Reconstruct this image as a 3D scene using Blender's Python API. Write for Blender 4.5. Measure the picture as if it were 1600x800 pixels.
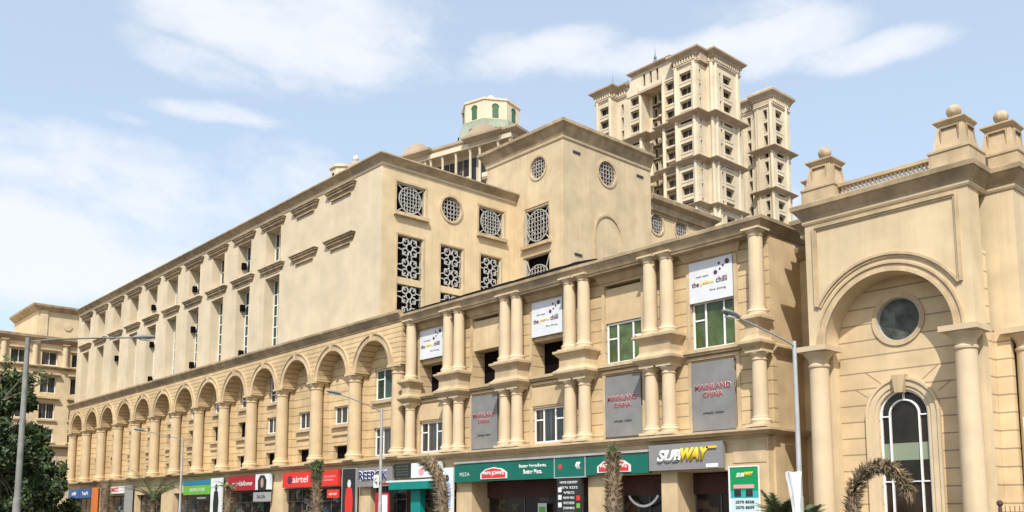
import bpy, bmesh, math, random
from mathutils import Vector, Matrix, noise
from mathutils.geometry import tessellate_polygon
R = math.radians
for o in list(bpy.data.objects): bpy.data.objects.remove(o)
sc = bpy.context.scene
COL = sc.collection
# ------------------------------------------------------------------ camera
f_, pitch_, ang_ = 1425.0, math.atan(179/1425.0), R(41.9)
cam = bpy.data.objects.new('camera', bpy.data.cameras.new('camera')); COL.objects.link(cam); sc.camera = cam
cam.data.sensor_fit = 'HORIZONTAL'; cam.data.sensor_width = 36.0; cam.data.lens = 36.0*f_/1600
cam.data.shift_y = 224/1600; cam.data.clip_end = 3000; cam.data.clip_start = 0.1
cam.location = (0, 0, 1.6)
hd = Vector((-math.cos(ang_), math.sin(ang_), 0)); fw = hd*math.cos(pitch_)+Vector((0, 0, math.sin(pitch_)))
cam.rotation_euler = fw.to_track_quat('-Z', 'Y').to_euler()
sc.render.resolution_x = 1024; sc.render.resolution_y = 512
sc.view_settings.view_transform = 'Standard'; sc.view_settings.look = 'None'
sc.view_settings.exposure = 0.68; sc.view_settings.gamma = 1
# ------------------------------------------------------------------ light
SAZ, SEL = R(40.5), R(48.5)
sdir = Vector((math.sin(SAZ)*math.cos(SEL), -math.cos(SAZ)*math.cos(SEL), math.sin(SEL)))
sun = bpy.data.objects.new('sun', bpy.data.lights.new('sun', 'SUN')); COL.objects.link(sun)
sun.data.energy = 3.35; sun.data.angle = R(0.5); sun.data.color = (1.0, 0.955, 0.88)
sun.rotation_euler = sdir.to_track_quat('Z', 'Y').to_euler(); sun.location = (20, -20, 60)
# ------------------------------------------------------------------ sky with clouds
W = bpy.data.worlds.new('World'); sc.world = W; W.use_nodes = True
nt = W.node_tree; nt.nodes.clear()
def wn(t, **k):
    n = nt.nodes.new(t)
    for a, b in k.items(): setattr(n, a, b)
    return n
def wl(a, b): nt.links.new(a, b)
def wmath(op, a, b=None, c=None, clamp=False):
    n = wn('ShaderNodeMath', operation=op, use_clamp=clamp)
    for i, v in enumerate((a, b, c)):
        if v is None: continue
        if isinstance(v, (int, float)): n.inputs[i].default_value = v
        else: wl(v, n.inputs[i])
    return n.outputs[0]
sky = wn('ShaderNodeTexSky', sky_type='NISHITA', sun_disc=False)
sky.sun_elevation = SEL; sky.sun_rotation = R(139.5); sky.air_density = 1.0; sky.dust_density = 2.2; sky.ozone_density = 1.0; sky.altitude = 10
tc = wn('ShaderNodeTexCoord'); sep = wn('ShaderNodeSeparateXYZ'); wl(tc.outputs['Generated'], sep.inputs[0])
az = wmath('ARCTAN2', sep.outputs[0], sep.outputs[1]); el = wmath('ARCSINE', sep.outputs[2])
cmb = wn('ShaderNodeCombineXYZ'); wl(az, cmb.inputs[0]); wl(el, cmb.inputs[1])
nz0 = wn('ShaderNodeTexNoise'); nz0.inputs['Scale'].default_value = 5; nz0.inputs['Detail'].default_value = 4
wl(cmb.outputs[0], nz0.inputs['Vector'])
wob = wn('ShaderNodeVectorMath', operation='MULTIPLY_ADD'); wl(nz0.outputs['Color'], wob.inputs[0]); wob.inputs[1].default_value = (0.09, 0.05, 0); wl(cmb.outputs[0], wob.inputs[2])
off = wn('ShaderNodeVectorMath', operation='SUBTRACT'); wl(wob.outputs[0], off.inputs[0]); off.inputs[1].default_value = (0.045, 0.025, 0)
def azel(px, py):
    up = -hd*math.sin(pitch_)+Vector((0, 0, math.cos(pitch_))); r = Vector((hd.y, -hd.x, 0))
    d = (fw + r*(px-800)/f_ - up*(py-624)/f_).normalized()
    return math.atan2(d.x, d.y), math.asin(d.z)
mask = None
# banks of cloud: direction of the middle, half width and half height in degrees, tilt, strength
for px, py, rw, rh, tilt, st in [(420, 45, 12.5, 2.8, -6, 1.0), (520, 20, 9, 2.5, 0, .95), (300, 95, 6, 1.5, -10, .75), (470, 110, 6.5, 1.5, -5, .6), (180, 300, 14, 4.0, 0, .8),
                                 (40, 260, 7, 3.0, 0, .75), (60, 400, 10, 4, 0, 1.1), (230, 400, 7, 3, 8, .9), (420, 270, 8, 2.2, 4, .55), (330, 178, 4.5, .75, 0, .75), (195, 190, 2.5, .5, 0, .55),
                                 (1130, 70, 9, 1.8, 3, .95), (1270, 45, 4.5, 2.0, -4, 1.0), (1330, 75, 6, 1.3, -3, .95), (860, 78, 7.5, 1.5, 8, .85), (990, 85, 7, 1.5, 2, .95), (1180, 80, 7, 1.5, 0, .95), (1180, 10, 8, 1.1, 0, .5), (780, 75, 3, 1.5, 0, .6), (1240, 330, 3, 1.5, 0, .7), (700, 190, 6, 1.2, 0, .3)]:
    a0, e0 = azel(px, py)
    mp = wn('ShaderNodeMapping', vector_type='TEXTURE'); wl(off.outputs[0], mp.inputs[0])
    mp.inputs['Location'].default_value = (a0, e0, 0); mp.inputs['Rotation'].default_value = (0, 0, R(tilt)); mp.inputs['Scale'].default_value = (R(rw), R(rh), 1)
    ln = wn('ShaderNodeVectorMath', operation='LENGTH'); wl(mp.outputs[0], ln.inputs[0])
    mr = wn('ShaderNodeMapRange', interpolation_type='SMOOTHSTEP'); wl(ln.outputs['Value'], mr.inputs[0])
    mr.inputs[1].default_value = 1.35; mr.inputs[2].default_value = 0.25; mr.inputs[3].default_value = 0; mr.inputs[4].default_value = st
    mask = mr.outputs[0] if mask is None else wmath('MAXIMUM', mask, mr.outputs[0])
mp2 = wn('ShaderNodeMapping'); wl(off.outputs[0], mp2.inputs[0]); mp2.inputs['Scale'].default_value = (8, 16, 1)
nz = wn('ShaderNodeTexNoise'); nz.inputs['Scale'].default_value = 1.0; nz.inputs['Detail'].default_value = 8; nz.inputs['Roughness'].default_value = .62
wl(mp2.outputs[0], nz.inputs['Vector'])
t1 = wmath('MULTIPLY_ADD', mask, 0.9, wmath('MULTIPLY_ADD', nz.outputs[0], 1.5, -0.98))
cr = wn('ShaderNodeMapRange', interpolation_type='SMOOTHSTEP'); wl(t1, cr.inputs[0]); cr.inputs[1].default_value = -0.02; cr.inputs[2].default_value = 0.78
cr.inputs[3].default_value = 0; cr.inputs[4].default_value = .9
# a thin even milkiness over the whole sky, then the clouds
milk = wn('ShaderNodeMix', data_type='RGBA'); milk.inputs[0].default_value = 0.45
wl(sky.outputs[0], milk.inputs[6]); milk.inputs[7].default_value = (4.1, 4.75, 5.3, 1)
mixc = wn('ShaderNodeMix', data_type='RGBA'); wl(cr.outputs[0], mixc.inputs[0]); wl(milk.outputs[2], mixc.inputs[6]); mixc.inputs[7].default_value = (4.5, 4.62, 4.9, 1)
bg = wn('ShaderNodeBackground'); bg.inputs[1].default_value = 0.132; wl(mixc.outputs[2], bg.inputs[0])
wo = wn('ShaderNodeOutputWorld'); wl(bg.outputs[0], wo.inputs[0])
# ------------------------------------------------------------------ materials
MATS = {}
def mat(name, col, rough=.7, var=.0, scale=1.0, streak=0.0, bump=0.0, metal=0.0, groove=None, spec=.5, dirt=None, coat=0, bscale=30):
    if name in MATS: return MATS[name]
    m = bpy.data.materials.new(name); m.use_nodes = True; t = m.node_tree; b = t.nodes['Principled BSDF']
    b.inputs['Roughness'].default_value = rough; b.inputs['Metallic'].default_value = metal; b.inputs['Specular IOR Level'].default_value = spec
    N = t.nodes.new; L = t.links.new
    co = N('ShaderNodeTexCoord').outputs['Object']
    rgb = N('ShaderNodeRGB'); rgb.outputs[0].default_value = (*col, 1); cur = rgb.outputs[0]; hgt = None
    def mul(cur, fac_socket, lo, hi, a=0.35, c=0.65):
        r = N('ShaderNodeMapRange'); L(fac_socket, r.inputs[0]); r.inputs[1].default_value = a; r.inputs[2].default_value = c; r.inputs[3].default_value = lo; r.inputs[4].default_value = hi
        v = N('ShaderNodeVectorMath'); v.operation = 'SCALE'; L(cur, v.inputs[0]); L(r.outputs[0], v.inputs['Scale']); return v.outputs[0]
    if var:
        n = N('ShaderNodeTexNoise'); n.inputs['Scale'].default_value = scale; n.inputs['Detail'].default_value = 6; L(co, n.inputs['Vector']); cur = mul(cur, n.outputs[0], 1-var, 1+var*.6)
        n = N('ShaderNodeTexNoise'); n.inputs['Scale'].default_value = scale*.17; n.inputs['Detail'].default_value = 3; L(co, n.inputs['Vector']); cur = mul(cur, n.outputs[0], 1-var*.8, 1+var*.6)
    if streak:
        mp = N('ShaderNodeMapping'); mp.inputs['Scale'].default_value = (4.2, 4.2, .15); L(co, mp.inputs[0])
        n = N('ShaderNodeTexNoise'); n.inputs['Scale'].default_value = 1.0; n.inputs['Detail'].default_value = 7; n.inputs['Roughness'].default_value = .65; L(mp.outputs[0], n.inputs['Vector'])
        r = N('ShaderNodeMapRange'); L(n.outputs[0], r.inputs[0]); r.inputs[1].default_value = .5; r.inputs[2].default_value = .78; r.inputs[3].default_value = 0; r.inputs[4].default_value = streak
        x = N('ShaderNodeMix'); x.data_type = 'RGBA'; L(r.outputs[0], x.inputs[0]); L(cur, x.inputs[6]); x.inputs[7].default_value = (*(dirt or (col[0]*.5, col[1]*.42, col[2]*.33)), 1); cur = x.outputs[2]
    if groove:
        s = N('ShaderNodeSeparateXYZ'); L(co, s.inputs[0])
        a = N('ShaderNodeMath'); a.operation = 'MULTIPLY'; L(s.outputs[2], a.inputs[0]); a.inputs[1].default_value = 1/groove
        fr = N('ShaderNodeMath'); fr.operation = 'FRACT'; L(a.outputs[0], fr.inputs[0])
        ab = N('ShaderNodeMath'); ab.operation = 'COMPARE'; L(fr.outputs[0], ab.inputs[0]); ab.inputs[1].default_value = .5; ab.inputs[2].default_value = .5-.045*.6/groove
        r = N('ShaderNodeMapRange'); L(ab.outputs[0], r.inputs[0]); r.inputs[3].default_value = .52; r.inputs[4].default_value = 1
        v = N('ShaderNodeVectorMath'); v.operation = 'SCALE'; L(cur, v.inputs[0]); L(r.outputs[0], v.inputs['Scale']); cur = v.outputs[0]; hgt = ab.outputs[0]
    L(cur, b.inputs['Base Color'])
    last = None
    if hgt:
        bp = N('ShaderNodeBump'); bp.inputs['Distance'].default_value = .04; bp.inputs['Strength'].default_value = .8; L(hgt, bp.inputs['Height']); last = bp.outputs[0]
    if bump:
        n = N('ShaderNodeTexNoise'); n.inputs['Scale'].default_value = bscale; n.inputs['Detail'].default_value = 5; L(co, n.inputs['Vector'])
        bp = N('ShaderNodeBump'); bp.inputs['Distance'].default_value = .02; bp.inputs['Strength'].default_value = bump; L(n.outputs[0], bp.inputs['Height'])
        if last: L(last, bp.inputs['Normal'])
        last = bp.outputs[0]
    if last: L(last, b.inputs['Normal'])
    MATS[name] = m; return m
TAN = (.555, .42, .245); PALE = (.575, .48, .335)
m_tan = mat('tan stucco', TAN, .85, .14, .9, .26, .35)
m_pale = mat('pale stucco', PALE, .85, .09, .7, .2, .3)
m_side = mat('warm stucco', (.60, .465, .275), .85, .12, .7, .28, .3)
m_rust = mat('rusticated stucco', (.565, .42, .235), .85, .14, 1.1, .2, .35, groove=.62)
m_course = mat('fine coursed stucco', (.56, .41, .225), .85, .14, 1.1, .2, .35, groove=.34)
m_pav = mat('pavilion stucco', (.60, .475, .295), .85, .12, .8, .26, .35)
m_pb = mat('block stucco', (.53, .42, .265), .85, .13, .7, .3, .3)
m_pavr = mat('pavilion rusticated stucco', (.61, .46, .275), .85, .13, .9, .15, .35, groove=.66)
m_trim = mat('moulding stucco', (.50, .38, .23), .85, .18, 1.3, .42, .4)
m_corn = mat('shade toned streaked cornice', (.36, .27, .165), .9, .25, 1.2, .5, .4, dirt=(.12, .09, .065))  # soffit shade put into the base colour; the streaks are weather stains
m_colm2 = mat('arcade column stucco', (.535, .405, .24), .8, .12, 1.0, .2, .25)
m_colm = mat('column stucco', (.58, .455, .295), .8, .09, 1.0, .15, .25)
m_tower = mat('tower stucco', (.62, .53, .385), .85, .12, .25, .3, 0)
m_towers = mat('tower trim', (.46, .36, .255), .9, .15, .4, .3, 0)
m_roof = mat('roof slab', (.25, .22, .18), .9, .2, .5)
m_white = mat('white frame paint', (.78, .78, .75), .5)
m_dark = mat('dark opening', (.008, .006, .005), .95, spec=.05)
m_brown = mat('brown interior', (.045, .016, .008), .8, .3, 1.2, spec=.15)
m_glass = mat('window glass', (.03, .034, .035), .08, .5, .8, streak=.75, dirt=(.22, .21, .19), spec=.6)
m_green = mat('green blinds behind glass', (.07, .105, .03), .2, .4, 2.2, streak=.5, dirt=(.12, .16, .07))
m_teal = mat('tinted green glass', (.02, .065, .05), .12, .5, .8, streak=.5, dirt=(.1, .15, .12))
m_lat = mat('white lattice metal', (.42, .41, .38), .5)
m_lat2 = mat('dull lattice metal', (.36, .33, .30), .6)
m_iron = mat('dark iron', (.10, .055, .045), .6, .3, 3)
m_galv = mat('galvanised steel', (.42, .43, .42), .45, .12, 2, metal=.3)
m_black = mat('black housing', (.03, .03, .03), .5)
m_copper = mat('verdigris roof', (.27, .31, .23), .8, .3, .3, .5, dirt=(.42, .36, .26))
m_asph = mat('asphalt', (.05, .05, .052), .9, .25, .6, bump=.6)
m_pave = mat('paving', (.22, .195, .165), .9, .2, 1.2, bump=.4)
m_kerb = mat('kerb stone', (.38, .37, .35), .9, .2, 1.5)
m_paint = mat('road paint', (.75, .75, .72), .7)
m_soil = mat('dry ground', (.13, .10, .07), .95, .3, .3, bump=.6)
def flat(name, c, r=.5): return mat('paint '+name, c, r, .05, 2.0)
m_ban = flat('white vinyl', (.62, .64, .66)); m_grey = mat('grey vinyl', (.20, .195, .19), .5, .12, 1.3, .1); m_red = flat('crimson', (.30, .02, .03)); m_plum = flat('plum', (.10, .02, .05)); m_yel = flat('yellow', (.75, .50, .02)); m_dg = flat('dark grey', (.07, .065, .07))
m_org = flat('orange', (.62, .18, .04)); m_wt = flat('white', (.75, .75, .73)); m_blk = flat('black', (.02, .02, .02))
m_pg = flat('pizza green', (.0, .115, .08)); m_gsign = flat('sign grey', (.22, .21, .21)); m_navy = flat('navy', (.01, .02, .14)); m_rs = flat('bright red', (.62, .03, .02)); m_bl = flat('blue', (.01, .10, .30)); m_lg = flat('leaf green', (.14, .38, .05)); m_tl = flat('teal', (.0, .20, .17)); m_pk = flat('pink', (.7, .3, .33)); m_pap = flat('poster white', (.62, .66, .66)); m_dred = flat('dark red', (.33, .015, .025)); m_skin = flat('portrait skin', (.45, .25, .18)); m_ltx = flat('light lettering', (.55, .6, .58))
# ------------------------------------------------------------------ mesh building
class MB:
    def __init__(s): s.v = []; s.f = []; s.sm = []; s.mi = []; s.mat = 0; s.segs = []
    def add(s, vs, fs, smooth=False):
        n = len(s.v); s.v += [tuple(v) for v in vs]
        for q in fs: s.f.append([i+n for i in q]); s.sm.append(smooth); s.mi.append(s.mat)
    def cut(s):                      # close one piece: build_each makes every piece a part of its own
        if s.v: s.segs.append((s.v, s.f, s.sm, s.mi))
        s.v = []; s.f = []; s.sm = []; s.mi = []
    def build_each(s, name, m, parent=None):
        s.cut(); out = []
        for g in s.segs: q = MB(); q.v, q.f, q.sm, q.mi = g; out.append(q.build(name, m, parent))
        return out
    def build(s, name, m, parent=None, sharp=35):
        me = bpy.data.meshes.new(name); me.from_pydata(s.v, [], s.f)
        for mm in (m if isinstance(m, (list, tuple)) else [m]): me.materials.append(mm)
        me.polygons.foreach_set('use_smooth', s.sm)
        me.polygons.foreach_set('material_index', s.mi)
        me.update()
        if any(s.sm): me.set_sharp_from_angle(angle=R(sharp))
        o = bpy.data.objects.new(name, me); COL.objects.link(o)
        if parent: attach(o, parent)
        return o
def attach(o, parent):
    o.parent = parent; o.matrix_parent_inverse = Matrix.Translation(-wloc(parent))
def wloc(p):
    # world position of a thing or part (things are never rotated where this is used)
    if p.type == 'EMPTY': return Vector(p.location)
    return Vector(p.location) + (wloc(p.parent) + Vector(p.matrix_parent_inverse.to_translation()) if p.parent else Vector())
def put(src, name, parent, loc, rz=0):
    o = bpy.data.objects.new(name, src.data if hasattr(src, 'data') else src); COL.objects.link(o); o.location = loc; o.rotation_euler = (0, 0, rz)
    if parent: attach(o, parent)
    return o
def tag(o, label=None, cat=None, group=None, kind=None):
    if label: o['label'] = label
    if cat: o['category'] = cat
    if group: o['group'] = group
    if kind: o['kind'] = kind
    return o
def thing(name, loc, label, cat, group=None):
    o = bpy.data.objects.new(name, None); o.location = loc; o.empty_display_size = .5; COL.objects.link(o)
    return tag(o, label, cat, group)
class Fr:   # a wall frame: u to the right seen from outside, v up, n outwards
    def __init__(s, O, u=(1, 0, 0), v=(0, 0, 1)):
        s.O = Vector(O); s.u = Vector(u).normalized(); s.v = Vector(v).normalized(); s.n = s.u.cross(s.v)
    def P(s, a, b, c=0): return s.O + s.u*a + s.v*b + s.n*c
def front(Y): return Fr((0, Y, 0), (1, 0, 0))       # faces the street
def right(X): return Fr((X, 0, 0), (0, 1, 0))       # faces +X
def box(mb, x0, x1, y0, y1, z0, z1):
    v = [(x, y, z) for z in (z0, z1) for y in (y0, y1) for x in (x0, x1)]
    mb.add(v, [(0, 2, 3, 1), (4, 5, 7, 6), (0, 1, 5, 4), (2, 6, 7, 3), (0, 4, 6, 2), (1, 3, 7, 5)])
def fbox(mb, fr, u0, u1, v0, v1, n0, n1):
    v = [fr.P(a, b, c) for c in (n0, n1) for b in (v0, v1) for a in (u0, u1)]
    mb.add(v, [(0, 2, 3, 1), (4, 5, 7, 6), (0, 1, 5, 4), (2, 6, 7, 3), (0, 4, 6, 2), (1, 3, 7, 5)])
def rect(u0, u1, v0, v1): return [(u0, v0), (u1, v0), (u1, v1), (u0, v1)]
def circ(cu, cv, r, n=28, a0=0, a1=360):
    return [(cu+r*math.cos(R(a0+(a1-a0)*i/n)), cv+r*math.sin(R(a0+(a1-a0)*i/n))) for i in range(n if a1-a0 == 360 else n+1)]
def archp(cu, v0, vs, r, n=20): # arched opening outline
    return [(cu-r, v0), (cu+r, v0)] + circ(cu, vs, r, n, 0, 180)
def area(p): return sum(p[i][0]*p[(i+1) % len(p)][1]-p[(i+1) % len(p)][0]*p[i][1] for i in range(len(p)))/2
def panel(mb, fr, outer, holes=(), depth=.5, n=0, rim=True):
    if area(outer) < 0: outer = outer[::-1]
    holes = [h if area(h) > 0 else h[::-1] for h in holes]
    loops = [[Vector((p[0], p[1], 0)) for p in l] for l in [outer]+list(holes)]
    tris = tessellate_polygon(loops); pts = [p for l in loops for p in l]
    vs = [fr.P(p.x, p.y, n) for p in pts]; fs = []
    for t in tris:
        a, b, c = (pts[i] for i in t)
        cr = (b-a).cross(c-a).z
        if abs(cr) < 1e-9: continue
        fs.append(tuple(t) if cr > 0 else tuple(t)[::-1])
    mb.add(vs, fs)
    def side(l, inward, e=0):
        k = len(l); w = [fr.P(p[0], p[1], n-e) for p in l]+[fr.P(p[0], p[1], n-depth) for p in l]
        q = [((i+1) % k, i, i+k, (i+1) % k+k) for i in range(k)]
        mb.add(w, [x[::-1] for x in q] if inward else q)
    if rim:
        us = [p[0] for p in outer]; vs2 = [p[1] for p in outer]; cu = (min(us)+max(us))/2; cv = (min(vs2)+max(vs2))/2
        side([(p[0]-(.003 if p[0] > cu else -.003), p[1]-(.003 if p[1] > cv else -.003)) for p in outer], False, .003)
    for h in holes: side(h, True)
def sweep(mb, prof, path, closed=False):
    # prof: (out, z) listed from bottom to top; path: (x, y), outside on the right hand
    k = len(path); P = [Vector(p) for p in path]; offs = []
    for i in range(k):
        ds = []
        if i > 0 or closed: ds.append((P[i]-P[i-1]).normalized())
        if i < k-1 or closed: ds.append((P[(i+1) % k]-P[i]).normalized())
        ns = [Vector((d.y, -d.x)) for d in ds]
        offs.append(ns[0] if len(ns) == 1 else (ns[0]+ns[1])/(1+ns[0].dot(ns[1])))
    m = len(prof); vs = []
    for i in range(k):
        for o, z in prof: q = P[i]+offs[i]*o; vs.append((q.x, q.y, z))
    fs = []
    for i in range(k if closed else k-1):
        j = (i+1) % k
        for a in range(m-1): fs.append((i*m+a, j*m+a, j*m+a+1, i*m+a+1))
    if not closed: fs += [tuple(range(m))[::-1], tuple((k-1)*m+a for a in range(m))]
    mb.add(vs, fs)
def lathe(mb, prof, c=(0, 0, 0), seg=20, smooth=True, a_off=0):
    m = len(prof); vs = [(c[0]+r*math.cos(2*math.pi*i/seg+a_off), c[1]+r*math.sin(2*math.pi*i/seg+a_off), c[2]+z) for i in range(seg) for r, z in prof]
    fs = [(i*m+a, ((i+1) % seg)*m+a, ((i+1) % seg)*m+a+1, i*m+a+1) for i in range(seg) for a in range(m-1)]
    mb.add(vs, fs, smooth)
    mb.add([vs[i*m] for i in range(seg)], [tuple(range(seg))[::-1]]); mb.add([vs[i*m+m-1] for i in range(seg)], [tuple(range(seg))])
def tube(mb, pts, rad, seg=8, smooth=True):
    pts = [Vector(p) for p in pts]; k = len(pts); vs = []
    for i, p in enumerate(pts):
        d = (pts[min(i+1, k-1)]-pts[max(i-1, 0)]).normalized(); a = d.orthogonal().normalized() if abs(d.z) > .98 or i == 0 else None
        up = Vector((0, 0, 1)) if abs(d.z) < .9 else Vector((1, 0, 0)); a = d.cross(up).normalized(); b = a.cross(d)
        r = rad[i] if isinstance(rad, (list, tuple)) else rad
        vs += [p+(a*math.cos(2*math.pi*j/seg)+b*math.sin(2*math.pi*j/seg))*r for j in range(seg)]
    fs = [(i*seg+j, i*seg+(j+1) % seg, (i+1)*seg+(j+1) % seg, (i+1)*seg+j) for i in range(k-1) for j in range(seg)]
    mb.add(vs, [q[::-1] for q in fs]+[tuple(range(seg)), tuple((k-1)*seg+j for j in range(seg))[::-1]], smooth)
def ring(mb, fr, cu, cv, r0, r1, n0, n1, a0=0, a1=360, seg=32):
    full = a1-a0 == 360; k = seg+1
    vs = []
    for i in range(k):
        a = R(a0+(a1-a0)*i/seg); c, s = math.cos(a), math.sin(a)
        vs += [fr.P(cu+r0*c, cv+r0*s, n0), fr.P(cu+r1*c, cv+r1*s, n0), fr.P(cu+r1*c, cv+r1*s, n1), fr.P(cu+r0*c, cv+r0*s, n1)]
    fs = []
    for i in range(seg):
        for a, b in ((0, 1), (1, 2), (2, 3), (3, 0)): fs.append((i*4+a, (i+1)*4+a, (i+1)*4+b, i*4+b)[::-1])
    if not full: fs += [(0, 1, 2, 3), (seg*4+3, seg*4+2, seg*4+1, seg*4)]
    mb.add(vs, fs)
def bar(mb, fr, a, b, w, n0, n1): # straight strip between two points of the frame
    a = Vector(a); b = Vector(b); d = (b-a).normalized(); p = Vector((-d.y, d.x))*w/2
    q = [a-p, b-p, b+p, a+p]; vs = [fr.P(x.x, x.y, c) for c in (n0, n1) for x in q]
    mb.add(vs, [(3, 2, 1, 0), (4, 5, 6, 7)]+[(i, (i+1) % 4, (i+1) % 4+4, i+4) for i in range(4)])
def text(s, fr, u, v, h, m, parent, n=.0, width=None, name='lettering', shear=0, ext=.012, bold=0.0, align='CENTER'):
    c = bpy.data.curves.new(name, 'FONT'); c.body = s; c.size = 1; c.align_x = align; c.extrude = 0; c.shear = shear; c.offset = bold; c.resolution_u = 3
    o = bpy.data.objects.new(name, c); COL.objects.link(o); bpy.context.view_layer.update()
    me = bpy.data.meshes.new_from_object(o.evaluated_get(bpy.context.evaluated_depsgraph_get())); bpy.data.objects.remove(o)
    xs = [q.co.x for q in me.vertices]; ys = [q.co.y for q in me.vertices]
    if not xs: return None
    w = max(xs)-min(xs); hh = max(ys)-min(ys); sy = h/hh; sx = width/w if width else sy
    cx = (max(xs)+min(xs))/2 if align == 'CENTER' else min(xs); cy = (max(ys)+min(ys))/2
    bm = bmesh.new(); bm.from_mesh(me)
    r = bmesh.ops.extrude_face_region(bm, geom=bm.faces[:]); 
    for e in r['geom']:
        if isinstance(e, bmesh.types.BMVert): e.co.z += 1.0
    for q in bm.verts: q.co = fr.P(u+(q.co.x-cx)*sx, v+(q.co.y-cy)*sy, n+(ext if q.co.z > .5 else .001))
    bmesh.ops.recalc_face_normals(bm, faces=bm.faces[:])
    me2 = bpy.data.meshes.new(name); bm.to_mesh(me2); bm.free(); bpy.data.meshes.remove(me); me2.materials.append(m)
    ob = bpy.data.objects.new(name, me2); COL.objects.link(ob)
    if parent: attach(ob, parent)
    return ob
def struct(name, mb, m): return tag(mb.build(name, m), kind='structure')
def window(parent, fr, u0, u1, v0, v1, n, pane=None, fw_=.07, verts=(), hors=(), fm=None, name='window', holes=None):
    # a frame with its bars, and the pane as its sub-part
    mb = MB(); fm = fm or m_white
    for a in ((u0, u0+fw_, v0, v1), (u1-fw_, u1, v0, v1), (u0+fw_, u1-fw_, v0, v0+fw_), (u0+fw_, u1-fw_, v1-fw_, v1)): fbox(mb, fr, *a, n, n+.07)
    for q in verts: x = u0+(u1-u0)*q; fbox(mb, fr, x-fw_*.45, x+fw_*.45, v0+fw_, v1-fw_, n+.003, n+.065)
    for h in hors:
        y = v0+(v1-v0)*h[0]; x0 = u0+(u1-u0)*h[1]+fw_; x1 = u0+(u1-u0)*h[2]-fw_; fbox(mb, fr, x0, x1, y-fw_*.4, y+fw_*.4, n+.006, n+.06)
    w = mb.build(name, fm, parent)
    p = MB(); fbox(p, fr, u0+.02, u1-.02, v0+.02, v1-.02, n-.04, n+.02); p.build('pane', pane or m_glass, w)
    return w
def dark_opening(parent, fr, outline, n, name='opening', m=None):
    mb = MB(); panel(mb, fr, outline, depth=.05, n=n); return mb.build(name, m or m_dark, parent)  # near-black sheet stands in for the unlit depth behind the hole
COLM = {}
def column_mesh(key, r, h, cap, base, flare=1.35, plinth=True, seg=20, abacus=None, m=None):
    if key in COLM: return COLM[key]
    mb = MB()
    prof = [(r*1.28, 0), (r*1.28, base*.3), (r*1.34, base*.45), (r*1.28, base*.62), (r*1.1, base*.75), (r*1.13, base*.9), (r, base)]
    for i in range(1, 6): t = i/5; prof.append((r*(1-.10*t**1.6), base+(h-base-cap)*t))
    hb = h-cap; rt = r*.9
    prof += [(rt*1.12, hb+cap*.03), (rt*1.14, hb+cap*.12), (rt, hb+cap*.18), (rt, hb+cap*.34), (rt*1.2, hb+cap*.5), (rt*flare*.98, hb+cap*.66), (rt*flare, hb+cap*.76)]
    lathe(mb, prof, seg=seg)
    a = abacus or rt*flare*1.02; box(mb, -a, a, -a, a, h-cap*.24, h)
    if plinth: p = r*1.38; box(mb, -p, p, -p, p, -.12, 0)
    ob = mb.build(key, m or m_colm); me = ob.data; bpy.data.objects.remove(ob); me.name = 'column'
    COLM[key] = me; return me
# ================================================================== the ground
mb = MB(); mb.add([(-2500, -2500, -.02), (2500, -2500, -.02), (2500, 2500, -.02), (-2500, 2500, -.02)], [(0, 1, 2, 3)]); struct('ground', mb, m_soil)
mb = MB(); mb.add([(x, y, .0) for x, y in [(-72, 11), (60, 11), (60, 28.4), (-72, 28.4)]], [(0, 1, 2, 3)])
mb.add([(x, y, .0) for x, y in [(-72, -80), (-60, -80), (-60, 11), (-72, 11)]], [(0, 1, 2, 3)]); struct('road', mb, m_asph)
mb = MB(); box(mb, -125.4, 60, 28.55, 34.6, -.1, .14); struct('pavement', mb, m_pave)
mb = MB(); box(mb, -59.7, 60, -4, 10.85, -.1, .14); struct('near_pavement', mb, m_pave)
mb = MB(); box(mb, -125.4, 60, 28.4, 28.55, -.1, .145); box(mb, -59.85, 60, 10.85, 11, -.1, .145); struct('kerb', mb, m_kerb)
mb = MB()
for i in range(20): x = -68+i*6; box(mb, x, x+3, 19.65, 19.8, .0, .006)
struct('lane_markings', mb, m_paint)
# ================================================================== the long arcade building
AP, AX0 = 5.347, -49.7                       # bay and first column
acx = [AX0-AP*k for k in range(14)]; bay = [AX0-AP*(k+.5) for k in range(13)]
AB = thing('arcade_building', (-85, 40, 0), 'long cream building with an arcade of thirteen arches below two rows of deep hooded windows', 'building')
F35 = front(35.3)
# back wall of the arcade with its window openings
aw = []; holes = []
for k, c in enumerate(bay):
    if k == 0: aw += [('up0', c-1.45, c+1.45, 9.5, 11.65), ('lo0', c-1.45, c+1.45, 5.6, 7.55)]
    else:
        aw += [('mid', c-1.5, c+.9, 8.2, 9.52), ('hole', c-1.5, c+.7, 5.62, 6.6)]
        if k >= 3: aw.append(('arch', c-1.25, c+1.25, 10.75, 13.0))
holes = [rect(*a[1:]) for a in aw]
mb = MB(); panel(mb, F35, rect(-120, -48.95, 5.3, 14.3), holes, .45)
mb.build('rear_arcade_wall', m_rust, AB)
for i, (t, a, b, c, d) in enumerate(aw):
    k = min(range(13), key=lambda q: abs(bay[q]-(a+b)/2))
    if t in ('up0', 'lo0'): window(AB, F35, a, b, c, d, -.25, m_teal if t == 'up0' else m_glass, .09, (.33, .7), ((.68, 0, .33), (.68, .7, 1)))
    elif t == 'mid' and k < 4: window(AB, F35, a, b, c, d, -.25, m_glass, .08, (.33, .66), ())
    elif t == 'arch': window(AB, F35, a, b, c, d, -.25, m_glass, .09, (.33, .66), ((.3, 0, 1),))
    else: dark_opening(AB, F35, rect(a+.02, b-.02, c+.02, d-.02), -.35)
mb = MB()
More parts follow.
